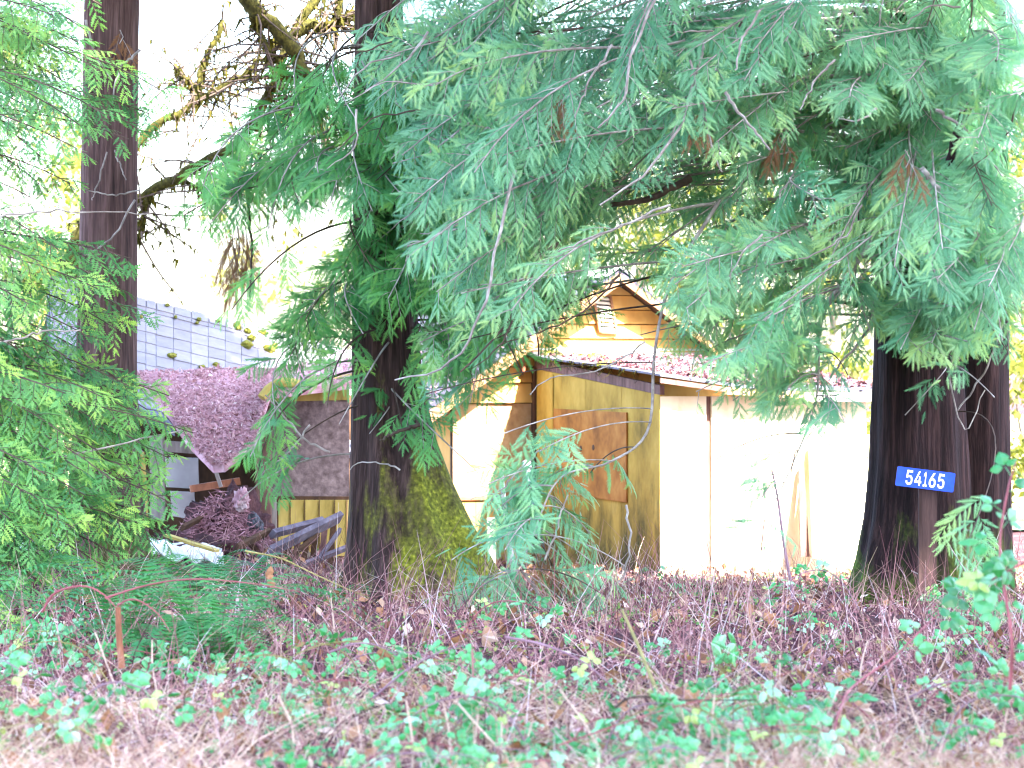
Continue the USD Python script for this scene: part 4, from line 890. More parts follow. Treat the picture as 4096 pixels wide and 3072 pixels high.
# ------------------------------------------------------------------ mossy bigleaf maple behind the left cedar
mp = thing('mossy_maple', 'leaning maple hung with gold-green moss behind the shed', 'tree', P(20, 545, 27))
ml = []
def mlimb(pts, w0, w1, name='limb', n=18, hang=1.0):
    c = curve([P(*p) for p in pts], n); c[1:-1] += R.normal(0, .02, (n - 2, 3)); Y = c[:, 1].mean()
    mesh(mp, name, tube(c, w0 * Y / S / 2, w1 * Y / S / 2, 9), 'maple_bark', smooth=60); ml.append((c, hang))
mlimb([(12, 560, 27), (22, 500, 27), (38, 420, 27), (52, 350, 27), (66, 290, 27), (84, 240, 27), (112, 205, 27)], 40, 17, 'trunk', 24, .3)
mlimb([(112, 205, 27), (139, 195, 27), (170, 182, 26.8), (205, 165, 26.6), (240, 140, 26.4), (262, 108, 26.2), (276, 80, 26), (292, 38, 26), (324, -10, 26)], 11, 9, 'limb', 26)
mlimb([(100, 225, 27), (118, 170, 27), (150, 128, 27), (185, 112, 27), (196, 90, 27), (206, 60, 27), (222, 20, 27)], 9, 5)
mlimb([(240, -20, 25.5), (252, 8, 25.5), (275, 25, 25.5), (296, 55, 25.5), (306, 80, 25.5)], 18, 14)
mlimb([(292, 36, 26), (310, 26, 26), (330, 24, 26), (345, 18, 26), (370, 8, 26)], 12, 8)
mlimb([(250, 5, 25.5), (262, 40, 25.5), (280, 66, 25.5), (292, 80, 25.5)], 7, 5)
mlimb([(306, 80, 25.5), (318, 110, 25.8), (330, 150, 26)], 7, 3)
mlimb([(345, -10, 26), (338, 10, 26), (335, 24, 26)], 6, 8)
mlimb([(200, 100, 27), (235, 80, 27), (262, 60, 27), (284, 40, 27)], 6, 4)
mlimb([(180, 180, 26.8), (215, 190, 26.6), (245, 180, 26.4), (270, 165, 26)], 5, 2.5)
mlimb([(150, 190, 26.8), (143, 215, 26.8), (139, 240, 26.8)], 5, 3)
mlimb([(175, 65, 27), (190, 85, 27), (205, 95, 27)], 5, 3)
mlimb([(255, 130, 26.3), (272, 110, 26), (292, 100, 26), (312, 92, 26)], 5, 3)
mm = MB()
for c, h in ml:
    m_ = int(170 * h * np.linalg.norm(np.diff(c, axis=0), axis=1).sum())
    t = R.random(m_) * (len(c) - 1.001); i = t.astype(int); p = c[i] + (c[i + 1] - c[i]) * (t - i)[:, None]
    L = R.gamma(2.0, .026, m_) + .012; d = np.stack([R.normal(0, .16, m_), R.normal(0, .16, m_), -np.ones(m_)], 1)
    p = p + R.normal(0, .022, (m_, 3)); sdv = np.stack([np.ones(m_), R.normal(0, .6, m_), 0 * t], 1) * (.006 + L * .09)[:, None]
    mm.add((np.stack([p - sdv, p + sdv, p + d * L[:, None]], 1).reshape(-1, 3), np.arange(3 * m_).reshape(-1, 3)), np.repeat(R.random(m_), 3))
mesh(mp, 'hanging_moss', mm.get(), 'hanging_moss', tint=mm.tint(), kind='stuff')
tw = MB(); TWQ = []
for k in range(300):
    c, h = ml[R.integers(1, len(ml))]; b = c[R.integers(3, len(c))]; d = nrm(R.normal(0, 1, 3) * [1, .4, .7] + [0.2, 0, -.25]); l = R.uniform(.3, 1.1)
    q = curve([b, b + d * l * .5 + R.normal(0, .06, 3), b + d * l + [0, 0, -.15 * l] + R.normal(0, .1, 3)], 6); tw.add(tube(q, .013, .004, 4, cap=False)); TWQ.append(q)
mesh(mp, 'twigs', tw.get(), 'dark_twig', kind='stuff')
q = np.vstack(TWQ); q = q[R.integers(0, len(q), 5200)] + R.normal(0, .012, (5200, 3)); L = R.gamma(2.0, .022, 5200)[:, None] + .012; sdv = np.stack([np.ones(5200), R.normal(0, .6, 5200), np.zeros(5200)], 1) * (.004 + L * .10)
mesh(mp, 'twig_moss', (np.stack([q - sdv, q + sdv, q + (R.normal(0, .45, (5200, 3)) - [0, 0, .8]) * L], 1).reshape(-1, 3), np.arange(15600).reshape(-1, 3)), 'hanging_moss', tint=np.repeat(R.random(5200), 3), kind='stuff')

# ------------------------------------------------------------------ sunlit trees beyond
def far_tree(name, label, base, h, crown, n, mat, leaf=.10, trunk_r=.16, tintc=.5, lean=0, group=None):
    """crown: list of (dx, dy, z, rx, ry, rz) lobes filled with leaf clumps."""
    t = thing(name, label, 'tree', base, group=group); b = np.array(base, float)
    c = curve([b - [0, 0, .3], b + [lean * .3, 0, h * .35], b + [lean * .8, 0, h * .7], b + [lean, 0, h]], 12)
    mesh(t, 'trunk', tube(c, trunk_r, trunk_r * .25, 9), 'twig_bark', smooth=60)
    O = []; lm = MB()
    w = np.array([l[3] * l[4] * l[5] for l in crown]) ** .7; w = w / w.sum()
    for l, wi in zip(crown, w):
        m = int(n * wi); cl = max(4, m // 90)
        q = nrm(R.normal(0, 1, (cl, 3))) * R.random((cl, 1)) ** .45
        cen = b + np.array(l[:3]) + q * np.array(l[3:])
        k = R.integers(0, cl, m); O.append(cen[k] + R.normal(0, 1, (m, 3)) * min(l[3:]) * .20)
        for cc in cen[:: max(1, cl // 5)]:
            s = c[np.argmin(np.abs(c[:, 2] - (cc[2] - .4 * l[5])))]
            lm.add(tube(curve([s, (s + cc) / 2 + R.normal(0, .15, 3), cc], 7), trunk_r * .25, .01, 5, cap=False))
    O = np.vstack(O); m = len(O)
    mesh(t, 'limbs', lm.get(), 'twig_bark', kind='stuff')
    nn = nrm(R.normal(0, 1, (m, 3)) + [0, -.3, .6]); a = nrm(np.cross(nn, R.normal(0, 1, (m, 3)))); bb = np.cross(nn, a); L = leaf * R.uniform(.6, 1.3, m)[:, None]
    V = np.stack([O - a * L, O + bb * L * .5, O + a * L, O - bb * L * .5], 1).reshape(-1, 3); i = np.arange(m)[:, None] * 4
    mesh(t, 'crown', (V, np.vstack([i + [0, 1, 2], i + [0, 2, 3]])), mat, tint=np.repeat(np.clip(R.normal(tintc, .2, m), 0, 1), 4), kind='stuff')
def at(u, Y): return ((u - 512) / S * Y, Y, float(ground_z((u - 512) / S * Y, Y)))
far = [('young_maple', 'yellow-green sunlit maple behind the roof peak of the house', 640, 44, 7, [(-.6, 0, 4.6, 1.6, 1.4, 1.6), (.8, 0, 3.4, 1.3, 1.2, 1.2), (.1, 0, 6.0, 1.8, 1.4, 1.5)], 2600),
       ('young_maple', 'sunlit maple with a pale mossy trunk behind the lean-to roof', 735, 42, 8, [(0, 0, 3.6, 1.4, 1.3, 1.4), (-.4, 0, 5.2, 1.5, 1.3, 1.3), (.7, 0, 6.8, 1.6, 1.4, 1.4), (.9, 0, 2.4, 1.0, 1.0, .8)], 2800),
       ('young_maple', 'yellow-leaved thicket tree between the lean-to and the large cedar', 835, 40, 6, [(0, 0, 2.2, 1.2, 1.2, 1.4), (-.5, 0, 4.0, 1.3, 1.2, 1.3), (.6, 0, 4.8, 1.2, 1.2, 1.2)], 2600),
       ('young_maple', 'bright yellow-green tree beyond the right flank of the large cedar', 1045, 36, 6, [(0, 0, 2.6, 1.3, 1.2, 1.9), (-.2, 0, 1.2, 1.0, .9, .9), (0, 0, 4.8, 1.3, 1.2, 1.4)], 2600),
       ('young_maple', 'sunlit tree whose leaves fill the gaps above the roof peak', 540, 46, 8, [(0, 0, 4.6, 1.8, 1.4, 1.5), (.3, 0, 6.6, 1.9, 1.4, 1.5), (-.8, 0, 3.2, 1.2, 1.2, 1.0)], 2400),
       ('pale_tree', 'thin pale tree glowing behind the hemlock boughs at the picture edge', 14, 40, 8, [(0, 0, 2.4, 1.4, 1.2, 1.7), (.4, 0, 5.2, 1.5, 1.2, 1.6), (-.3, 0, 7.2, 1.6, 1.2, 1.4)], 2400),
       ('pale_tree', 'thin pale tree between the leaning maple and the red-brown trunk', 88, 46, 8, [(-.3, 0, 4.2, 1.0, 1.0, 1.3), (-.4, 0, 6.8, 1.2, 1.0, 1.3)], 1100),
       ('pale_tree', 'sparse pale tree glowing between the red-brown trunk and the mossy cedar', 262, 48, 8, [(-.6, 0, 5.4, 1.3, 1.0, 1.2), (.8, 0, 4.4, .9, .9, .9), (.5, 0, 7.0, 1.4, 1.0, 1.2)], 900)]
for nme, lab, u, Y, h, cr, n in far:
    far_tree(nme, lab, at(u, Y), h, cr, n, 'maple_foliage', tintc=.55, leaf=.085)

# unseen conifers added right of the picture, sized to shade the foreground
def conifer(loc, h, r, label):
    t = thing('added_shade_fir', label, 'tree', loc, group='firs added to shade the foreground'); b = np.array(loc, float)
    mesh(t, 'trunk', tube([b, b + [0, 0, h]], .22, .03, 9), 'red_bark')
    m = 9000; z = R.random(m) ** .7; a = R.uniform(0, 2 * PI, m); q = np.sqrt(R.random(m))
    rad = r *  (1 - z) ** .4 * (.55 + .45 * np.cos(a * 3 + z * 40)) * q + .15
    O = b + np.stack([np.cos(a) * rad, np.sin(a) * rad, h * (.30 + .70 * z) - rad * .35], 1)
    ax = nrm(np.stack([np.cos(a), np.sin(a), -.4 + 0 * a], 1) + R.normal(0, .3, (m, 3))); sd = nrm(np.cross(ax, [0, 0, 1.0]))
    V = np.stack([O - sd * .16, O + sd * .16, O + ax * .55], 1).reshape(-1, 3)
    mesh(t, 'crown', (V, np.arange(3 * m).reshape(-1, 3)), 'green_cedar_foliage', tint=np.repeat(np.clip(R.normal(.4, .15, m), 0, 1), 3), kind='stuff')
FIRS = [(1.8 + 2.15 * k, 2.2 + .9 * math.sin(k * 2.3), 23.2 + .8 * math.sin(k * 1.7)) for k in range(8)] + [(3.0 + 2.4 * k, .2, 24.0) for k in range(5)]
for k, (x, y, h) in enumerate(FIRS):
    conifer((x, y, 0), h, 2.3, 'dark fir added outside the picture to shade the foreground')

# ------------------------------------------------------------------ forest floor: litter, dry grass, small green leaves
def floor_pts(n, y0, y1, power=1.0, margin=1.08):
    y = y0 + (y1 - y0) * R.random(n) ** power; hw = 512 / S * y * margin + .2
    x = R.uniform(-1, 1, n) * hw; return np.stack([x, y, ground_z(x, y)], 1)
def flakes(p, L0, L1, lift, asp=.38, tilt=.5):
    n = len(p); a = R.uniform(0, 2 * PI, n); L = R.uniform(L0, L1, n)[:, None]
    nn = nrm(np.array([0, -.25, 1.0]) + R.normal(0, tilt, (n, 3))); d = nrm(np.cross(nn, np.stack([np.cos(a), np.sin(a), 0 * a], 1))); s = np.cross(nn, d)
    p = p + np.array([0, 0, 1.0]) * (R.random((n, 1)) * lift + .006)
    k = L * asp
    V = np.stack([p - d * L * .5, p + s * k * .5 - d * L * .05 + nn * L * .08, p + d * L * .5, p - s * k * .5 - d * L * .05 + nn * L * .08], 1).reshape(-1, 3); i = np.arange(n)[:, None] * 4
    return V, np.vstack([i + [0, 1, 2], i + [0, 2, 3]])
def stuff_thing(name, label, cat, VF, mat, tint): 
    p = mesh('/World', name, VF, mat, tint=tint); tagprim(stage.GetPrimAtPath(p), label, cat, None, 'stuff')
n = 42000; p = floor_pts(n, 8.6, 30, 1.25); patch = meshkit.noise(p * [.9, .9, 0] + 50)[:, None] * .5 - .25
stuff_thing('leaf_litter', 'brown and purple dead leaves and needles covering the forest floor', 'leaf litter', flakes(p, .03, .085, .05), 'litter', np.repeat(np.clip(R.normal(.45, .26, n) + patch[:, 0], 0, 1), 4))
n = 4200; p = floor_pts(n, 8.8, 28, 1.1)
stuff_thing('brown_leaves', 'curled orange-brown and mauve dead leaves strewn through the undergrowth', 'dead leaves', flakes(p, .05, .11, .12, asp=.62, tilt=.8), 'dead_leaf', np.repeat(R.random(n), 4))
def blades(p, L, lean, w, curl, seg=3):
    n = len(p); a = R.uniform(0, 2 * PI, n); d = nrm(np.stack([np.cos(a) * lean, np.sin(a) * lean * .6, np.ones(n)], 1)); out = np.stack([np.cos(a), np.sin(a) * .6, 0 * a], 1)
    s = nrm(np.cross(d, [0, 1.0, 0]) + 1e-6); t = np.linspace(0, 1, seg + 1)
    V = []
    for tt in t:
        c = p + d * L[:, None] * tt + out * (L * curl)[:, None] * tt ** 2 * .8 - np.array([0, 0, 1.0]) * (L * curl)[:, None] * tt ** 2 * .5; ww = (w * (1 - .85 * tt))[:, None]
        V += [c - s * ww, c + s * ww]
    V = np.stack(V, 1).reshape(-1, 3); i = np.arange(n)[:, None] * 2 * (seg + 1); F = []
    for k in range(seg): F += [i + [2 * k, 2 * k + 1, 2 * k + 3], i + [2 * k, 2 * k + 3, 2 * k + 2]]
    return V, np.vstack(F)
n = 9000; p = floor_pts(n, 8.4, 11.4, 2.0)
keep = meshkit.noise(p * [1.2, 1.2, 0] + 7) > .34; p = p[keep]; n = len(p)
stuff_thing('dry_grass', 'pale straw-coloured dead grass along the near edge of the thicket', 'dry grass', blades(p, R.uniform(.10, .38, n), R.uniform(.2, 1.6, n), np.full(n, .0028), R.uniform(.2, 1.0, n)), 'straw', np.repeat(R.random(n), 8))
n = 1100; p = floor_pts(n, 9.0, 22, .9)
stuff_thing('straw_stems', 'pale straw stems arching low over the litter', 'dead stems', blades(p, R.uniform(.15, .7, n), np.abs(R.normal(0, 1.2, n)), np.full(n, .0032), R.uniform(.2, 1.1, n)), 'straw', np.repeat(np.clip(R.normal(.45, .25, n), 0, 1), 8))
n = 1500; p = floor_pts(n, 11.5, 19, .8); p = p[(meshkit.noise(p * [.7, .7, 0] + 90) > .42)]; n = len(p)
stuff_thing('tall_stems', 'tall bare brown stems standing thinly between the trunks', 'dead stems', blades(p, R.uniform(.3, .85, n), np.abs(R.normal(0, .35, n)), np.full(n, .0034), R.uniform(0, .5, n)), 'litter', np.repeat(np.clip(R.normal(.6, .25, n), 0, 1), 8))
n = 5200; p = floor_pts(n, 9.0, 20.5, .9)
stuff_thing('dead_stems', 'thin brown dead stems standing and leaning through the undergrowth', 'dead stems', blades(p, R.uniform(.12, .6, n), np.abs(R.normal(0, .8, n)), np.full(n, .0030), R.uniform(0, .9, n)), 'litter', np.repeat(np.clip(R.normal(.5, .28, n), 0, 1), 8))
n = 17000; p = floor_pts(n, 8.4, 24, 1.2); keep = (meshkit.noise(p * [1.5, 1.5, 0] + 31) > .50); p = p[keep]; n = len(p)
stuff_thing('ground_cover', 'small bright green leaves scattered through the litter', 'ground cover', flakes(p, .018, .045, .10, asp=.8, tilt=.55), 'ground_cover_leaf', np.repeat(R.random(n), 4))

# ------------------------------------------------------------------ brambles
def leaflet(o, d, nn, L, w):
    d = nrm(d); s = nrm(np.cross(nn, d)); nn = np.cross(d, s)
    prof = [(0, 0), (.18, .62), (.45, 1.0), (.75, .66), (1.0, 0)]
    mid = [o + d * L * x + nn * (.10 * L * math.sin(PI * x) - .16 * L * x * x) for x, _ in prof]
    V = list(mid)
    for x, y in prof[1:-1]: V.append(o + d * L * x + s * w * y + nn * (-.05 * L - .16 * L * x * x))
    for x, y in prof[1:-1]: V.append(o + d * L * x - s * w * y + nn * (-.05 * L - .16 * L * x * x))
    F = []
    for b in (5, 8):
        q = [[0, 1, b], [1, 2, b + 1], [1, b + 1, b], [2, 3, b + 2], [2, b + 2, b + 1], [3, 4, b + 2]]
        F += q if b == 8 else [[x, z, y] for x, y, z in q]
    return np.array(V), np.array(F)
def compound(o, d, nn, L, k):
    m = MB(); pet = o + nrm(d) * L * .75; m.add(tube(np.array([o, pet]), .0022, .0016, 3, cap=False), .6)
    s = nrm(np.cross(nn, d)); t0 = R.random()
    angs = {3: (0, 78, -78), 5: (0, 52, -52, 112, -112)}[k]
    for a in angs:
        a = math.radians(a + R.uniform(-9, 9)); dd = nrm(d) * math.cos(a) + s * math.sin(a)
        l = L * (1 if abs(a) < .3 else .8) * R.uniform(.88, 1.1)
        m.add(leaflet(pet + dd * L * .12, dd, nrm(nn + R.normal(0, .22, 3)), l, l * R.uniform(.33, .42)), float(np.clip(.05 + .80 * t0 + R.normal(0, .06), 0, .92)) if t0 < .96 else .99)
    return m
def bramble(label, loc, pts, mat, nleaf, L, name='bramble', group=None, skip=.12, r=.0055):
    """pts: cane points relative to loc."""
    t = thing(name, label, 'bramble', loc, group=group); loc = np.asarray(loc, float)
    c = curve(np.asarray(pts) + loc, 16); mesh(t, 'cane', tube(c, r, r * .35, 5), mat, smooth=60)
    for q in range(nleaf):
        f = skip + (1 - skip) * (q + R.uniform(.1, .9)) / nleaf; x = f * 15 * .999; i = int(x); o = c[i] + (c[i + 1] - c[i]) * (x - i)
        tn = nrm(c[i + 1] - c[i]); sd = nrm(np.cross(tn, [0, -.5, .8])) * (1 if q % 2 else -1)
        d = nrm(sd * .8 + tn * .35 + R.normal(0, .3, 3) + [0, -.15, .15]); nn = nrm(np.array([0, -.62, .62]) + R.normal(0, .30, 3))
        d = nrm(d - nn * (d @ nn) * .8)
        m = compound(o, d, nn, L * R.uniform(.8, 1.2), 3 if R.random() < .7 else 5)
        mesh(t, 'leaf', m.get(), 'bramble_leaf', tint=m.tint())
    return t
BM = DMap({17: [(6, '55'), (20, '12243341')], 18: [(1, '4'), (19, '1.22.24'), (30, '66')], 19: [(1, '63.1..4'), (15, '22'), (25, '33'), (29, '45')], 20: [(0, '362.3523356235444...4..53.....3')], 21: [(0, '54.55..578625654346665555.3..365')],
           22: [(0, '55.3...2.3...443.545665563....65')], 23: [(4, '2....3...54.33455432.2..2')]})
vars_ = []; PENDING = []
BG = 'brambles scattered through the undergrowth'
BL = 'low bramble with mint-green leaves trailing over the brown litter'
for k in range(12):
    sgn = 1 if k % 2 else -1; L = R.uniform(.55, 1.0); hgt = R.uniform(.16, .34)
    pts = [(-sgn * L * .5, R.uniform(-.1, .1), -.02), (-sgn * L * .22, R.uniform(-.1, .1), hgt * .9), (sgn * L * .12, R.uniform(-.15, .1), hgt), (sgn * L * .5, R.uniform(-.2, .1), hgt * R.uniform(.2, .7))]
    u, v = BM.sample(1); Y = S * (EYE - hgt * .8) / (v[0] - 384); x = (u[0] - 512) / S * Y
    PENDING.append((u[0], v[0])); vars_.append(bramble(BL, (x, Y, float(ground_z(x, Y))), pts, ('red_cane', 'purple_cane', 'green_cane')[k % 3], int(R.integers(8, 13)), .058, group=BG))
def zone(u, v):
    where = ('below the hemlock boughs', 'in front of the white sheet and ferns', 'in front of the broken pallet', 'in front of the mossy cedar', 'below the hanging cedar sprays', 'in front of the lean-to', 'in front of the bare sapling', 'in front of the number sign')[int(np.clip(u / 128, 0, 7))]
    return where, 'at the near edge' if v > 700 else 'amid the thicket' if v > 640 else 'deep in the thicket'
def relabel(path, fmt, grp, u, v):
    a, b = zone(u, v); p_ = stage.GetPrimAtPath(path); p_.SetCustomDataByKey('label', fmt % (b, a)); p_.SetCustomDataByKey('group', grp + ' ' + b + ' ' + a)
u, v = BM.sample(84)
for k in range(84):
    Y = S * (EYE - .22) / (v[k] - 384)
    if not 7.2 < Y < 22: continue
    x = (u[k] - 512) / S * Y
    relabel(dup(vars_[k % 12], (x, Y, float(ground_z(x, Y))), R.uniform(-.5, .5), R.uniform(.55, 1.0), group=BG), 'mint-green bramble %s %s', 'brambles', u[k], v[k])
for pth, (u0, v0) in zip(vars_, PENDING): relabel(pth, 'mint-green bramble %s %s', 'brambles', u0, v0)
def cane(label, pts, mat, w, nleaf=0, L=.06, name='bramble_cane'):
    q = np.array([P(*p) for p in pts]); b = q[len(q) // 2].copy(); b[2] = float(ground_z(b[0], b[1]))
    return bramble(label, b, q - b, mat, nleaf, L, name=name, r=w * q[:, 1].mean() / S / 2, skip=.05)
cane('red bramble cane bowed in a tight arch in front of the ferns', [(42, 612, 11.5), (55, 593, 11.5), (83, 586, 11.5), (103, 594, 11.5), (118, 610, 11.5)], 'red_cane', 2.8)
cane('long thin red cane running level above the fern fronds', [(105, 598, 12), (148, 585, 12), (195, 579, 12), (256, 584, 12), (300, 592, 12)], 'red_cane', 2.2)
cane('short red cane curling beside a cut stem among ferns', [(117, 606, 11.4), (128, 600, 11.4), (140, 601, 11.4), (158, 614, 11.4), (170, 632, 11.4)], 'red_cane', 2.2)
cane('purple cane arching over the orange withered leaves', [(330, 652, 11), (360, 643, 11), (389, 650, 11), (408, 668, 11)], 'purple_cane', 2.4)
cane('purple cane rising from low leaves to a yellow tip', [(373, 698, 10.6), (408, 669, 10.6), (443, 651, 10.6), (475, 643, 10.6)], 'purple_cane', 2.6, 4)
cane('thick mauve cane sloping down beneath the lowest cedar spray', [(505, 637, 10.8), (541, 644, 10.8), (570, 655, 10.8), (593, 669, 10.8), (624, 698, 10.8)], 'purple_cane', 3.4, 3)
cane('long crimson cane climbing towards the foot of the number sign', [(830, 745, 9.6), (843, 701, 9.8), (858, 682, 10), (895, 656, 10.2), (922, 629, 10.4), (946, 610, 10.6), (984, 593, 10.8)], 'red_cane', 3.2, 7, .075)
cane('dark brown cane lying level across the green leaves', [(612, 710, 9.8), (634, 697, 9.8), (686, 700, 9.8), (755, 700, 9.8)], 'dark_twig', 3.6)
cane('violet cane arching over pale leaves at the lower corner of the thicket', [(905, 699, 9.8), (947, 682, 9.8), (988, 682, 9.8), (1030, 692, 9.8)], 'purple_cane', 2.6, 6)
cane('straight magenta cane slanting up through the bright leaves', [(560, 745, 9.2), (650, 714, 9.3), (740, 690, 9.5), (800, 668, 9.6)], 'red_cane', 2.0, 5)
cane('upright purple cane standing among mint-green leaves', [(472, 650, 10), (474, 690, 9.9), (478, 730, 9.8), (481, 775, 9.7)], 'red_cane', 2.2, 8)
cane('bramble with large glossy leaves beside the large cedar trunk', [(1010, 690, 9.4), (1012, 640, 9.4), (1004, 585, 9.5), (1000, 540, 9.6), (1008, 490, 9.7), (1016, 462, 9.7)], 'red_cane', 4.4, 12, .085)
cane('glossy bramble spray hanging at the foot of the large cedar', [(1030, 560, 9.5), (1000, 575, 9.5), (975, 590, 9.6), (955, 600, 9.7)], 'red_cane', 2.6, 6, .08)
cane('yellow-green cane slanting down past the mossy cedar root', [(245, 551, 14), (280, 558, 14), (310, 572, 14), (345, 588, 14), (370, 598, 14)], 'green_cane', 2.0)
st = thing('cut_stem', 'reddish cut stem standing upright between the arching red canes', 'stem', P(119, 650, 11.4))
mesh(st, 'stem', tube(curve([P(122, 668, 11.4), P(119, 635, 11.4), P(118, 607, 11.4)], 6), .018, .014, 8), 'rusty_iron', smooth=50)

# ------------------------------------------------------------------ ferns
def fern(label, loc, nf, L, group=None, spread=(0, 2 * PI)):
    t = thing('sword_fern', label, 'fern', loc, group=group); b = np.asarray(loc, float)
    for k in range(nf):
        a = spread[0] + (spread[1] - spread[0]) * (k + R.uniform(.2, .8)) / nf; l = L * R.uniform(.75, 1.1); h = R.uniform(.45, .8)
        o = np.array([math.cos(a), math.sin(a), 0])
        c = curve([b, b + o * l * .28 + [0, 0, l * h * .62], b + o * l * .62 + [0, 0, l * h * .72], b + o * l * .95 + [0, 0, l * h * .35]], 30)
        m = MB(); m.add(tube(c[::3], .003, .001, 3, cap=False), .2)
        tn = nrm(np.gradient(c, axis=0)); sd = nrm(np.cross(tn, [0, 0, 1.0])); up = np.cross(sd, tn)
        w = .13 * l * np.sin(PI * np.clip(np.linspace(.16, 1, 30), 0, 1)) ** .8
        V = []
        for s in (-1, 1):
            V.append(np.stack([c - tn * .009, c + tn * .009, c + sd * s * w[:, None] + tn * w[:, None] * .25 - up * w[:, None] * .18], 1))
        V = np.concatenate(V).reshape(-1, 3); m.add((V, np.arange(len(V)).reshape(-1, 3)), R.uniform(.1, .9))
        mesh(t, 'frond', m.get(), 'fern_leaf', tint=m.tint())
    return t
for lab, (u, v, Y), nf, L in (('large sword fern with arching fronds below the white sheet', (215, 632, 13.0), 20, 1.0), ('sword fern arching over the needle mound', (196, 566, 17.2), 13, .75), ('sword fern beside the broken pallet', (240, 572, 17.0), 12, .65),
                       ('dark sword fern tucked beneath the lowest hemlock boughs', (128, 615, 13.8), 18, .95), ('sword fern growing against the foot of the mossy cedar', (345, 588, 17.8), 9, .42), ('small fern sprouting from the mossy root flank', (452, 572, 17.9), 7, .22), ('shaded sword fern between the red canes', (172, 638, 12.6), 16, .8)):
    x, y, _ = P(u, v, Y); fern(lab, (x, y, float(ground_z(x, y))), nf, L)

# ------------------------------------------------------------------ single plants, stalks and large fallen leaves
sl = thing('salal', 'salal with oblong glossy leaves standing in the open litter', 'shrub', P(722, 672, 11.5))
for k in range(13):
    o = P(722 + R.uniform(-14, 14), 655 + R.uniform(-12, 14), 11.5 + R.uniform(-.1, .1)); m = MB(); d = nrm([R.normal(0, .8), -.3, R.uniform(.2, 1.0)])
    m.add(leaflet(o, d, nrm(np.array([0, -.7, .5]) + R.normal(0, .25, 3)), .085, .022), R.uniform(.3, 1.0)); mesh(sl, 'leaf', m.get(), 'bramble_leaf', tint=m.tint())
m = MB()
for k in range(5): m.add(tube(curve([P(722, 676, 11.5), P(722 + (k - 2) * 4, 662, 11.5), P(722 + (k - 2) * 8, 648, 11.5)], 5), .004, .002, 4, cap=False))
mesh(sl, 'stems', m.get(), 'green_cane')
sp = thing('bare_sapling', 'thin leaning purple-grey sapling before the leaning cream panel', 'sapling', P(796, 618, 15.5))
mesh(sp, 'stem', tube(curve([P(798, 640, 15.5), P(792, 590, 15.6), P(784, 545, 15.7), P(778, 500, 15.8), P(772, 470, 15.9)], 12), .016, .006, 6), 'purple_cane', smooth=50)
bl2 = thing('brown_stalk', 'split orange-brown stalk leaning in the middle of the litter', 'stalk', P(680, 742, 10.6))
mesh(bl2, 'stem', tube(curve([P(676, 745, 10.6), P(660, 700, 10.7), P(640, 650, 10.9), P(622, 610, 11)], 10), .014, .006, 6), 'green_cane', smooth=50)
SG = 'pale dead stalks standing in the near grass'
stalks = []
for k, (u, v, u2, v2) in enumerate([(278, 695, 292, 770), (406, 700, 412, 775), (443, 702, 450, 770), (478, 715, 470, 770), (502, 722, 505, 770), (532, 722, 528, 770), (680, 705, 696, 770), (822, 752, 838, 690), (27, 720, 28, 772), (455, 700, 520, 770), (560, 690, 610, 770), (1010, 700, 1000, 760), (905, 690, 935, 765), (152, 640, 158, 700), (95, 632, 120, 700), (868, 640, 860, 700), (715, 690, 716, 770), (330, 590, 335, 640), (780, 655, 782, 700), (950, 650, 930, 690)]):
    Yb = S * EYE / (max(v, v2) - 384 + 6); Yb = max(8.4, min(Yb, 13)); a, b = (P(u, v, Yb), P(u2, v2, Yb)) if v > v2 else (P(u2, v2, Yb), P(u, v, Yb))
    t = thing('dry_stalk', 'pale dead stalk standing among the leaves and grass', 'stalk', a, group=SG)
    mesh(t, 'stem', tube(curve([a, (a + b) / 2 + R.normal(0, .012, 3), b], 7), .0065, .0035, 5), 'straw', tint=.75)
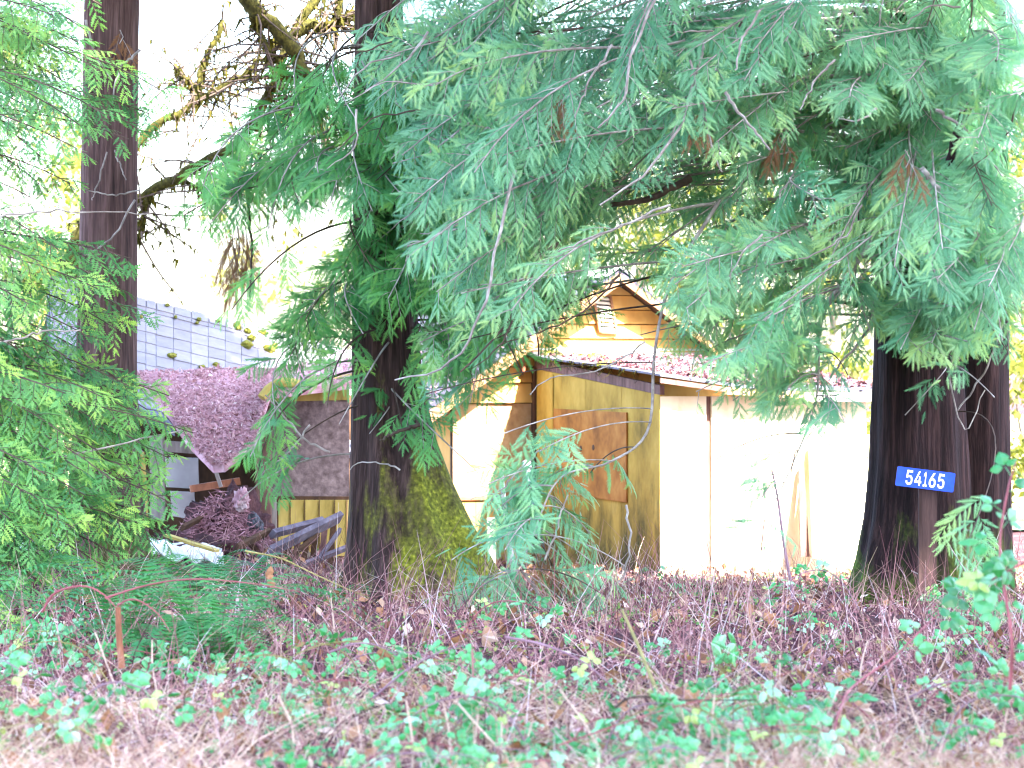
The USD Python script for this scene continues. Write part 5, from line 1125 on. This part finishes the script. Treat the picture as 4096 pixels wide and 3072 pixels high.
def big_leaf(loc, k):
    t = thing('fallen_leaf', 'large withered brown maple leaf lying in the undergrowth', 'leaf', loc, group='large fallen leaves'); b = np.asarray(loc, float)
    m = MB(); nn = nrm(np.array([0, -.55, .7]) + R.normal(0, .35, 3)); d0 = nrm(np.cross(nn, R.normal(0, 1, 3))); s0 = np.cross(nn, d0); L = R.uniform(.055, .10); t0 = R.uniform(.15, 1)
    for a in (-1.15, -.58, 0, .58, 1.15):
        dd = d0 * math.cos(a) + s0 * math.sin(a); m.add(leaflet(b, dd, nrm(nn + R.normal(0, .35, 3)), L * (1 - .25 * abs(a)), L * .26), float(np.clip(t0 + R.normal(0, .08), 0, 1)))
    mesh(t, 'blade', m.get(), 'dead_leaf', tint=m.tint()); return t
lv = []
for k in range(8):
    u, v = R.uniform(40, 980), R.uniform(610, 750); Y = S * (EYE - .06) / (v - 384); x = (u - 512) / S * Y; lv.append(big_leaf((x, Y, float(ground_z(x, Y)) + .05), k)); relabel(lv[-1], 'large withered leaf lying %s %s', 'fallen leaves', u, v)
for k in range(110):
    v = 585 + 180 * R.random() ** .8; u = R.uniform(0, 1024); Y = S * (EYE - .06) / (v - 384); x = (u - 512) / S * Y
    relabel(dup(lv[k % 8], (x, Y, float(ground_z(x, Y)) + R.uniform(.02, .14)), R.uniform(-.9, .9), R.uniform(.7, 1.25)), 'large withered leaf lying %s %s', 'fallen leaves', u, v)
for k, (u, v, lab) in enumerate([(271, 572, 'orange-brown withered leaf hanging on a stem near the broken pallet'), (384, 655, 'bright orange withered leaf hanging below the arching purple cane'), (533, 690, 'orange withered leaf caught in the mint-green bramble leaves')]):
    t = thing('withered_leaf', lab, 'leaf', P(u, v, 11.2 if k else 13.5)); m = MB()
    for q in range(5):
        dd = nrm([R.normal(0, .5), -.1, -1]); m.add(leaflet(P(u + R.uniform(-2, 2), v - 6 + 3 * q, 11.2 if k else 13.5), dd, nrm([R.normal(0, .4), -1, .2]), .07, .022), R.uniform(.35, .7))
    mesh(t, 'blade', m.get(), 'dead_leaf', tint=m.tint())
print('triangles', COUNT[0], 'copies', COPIES[0])
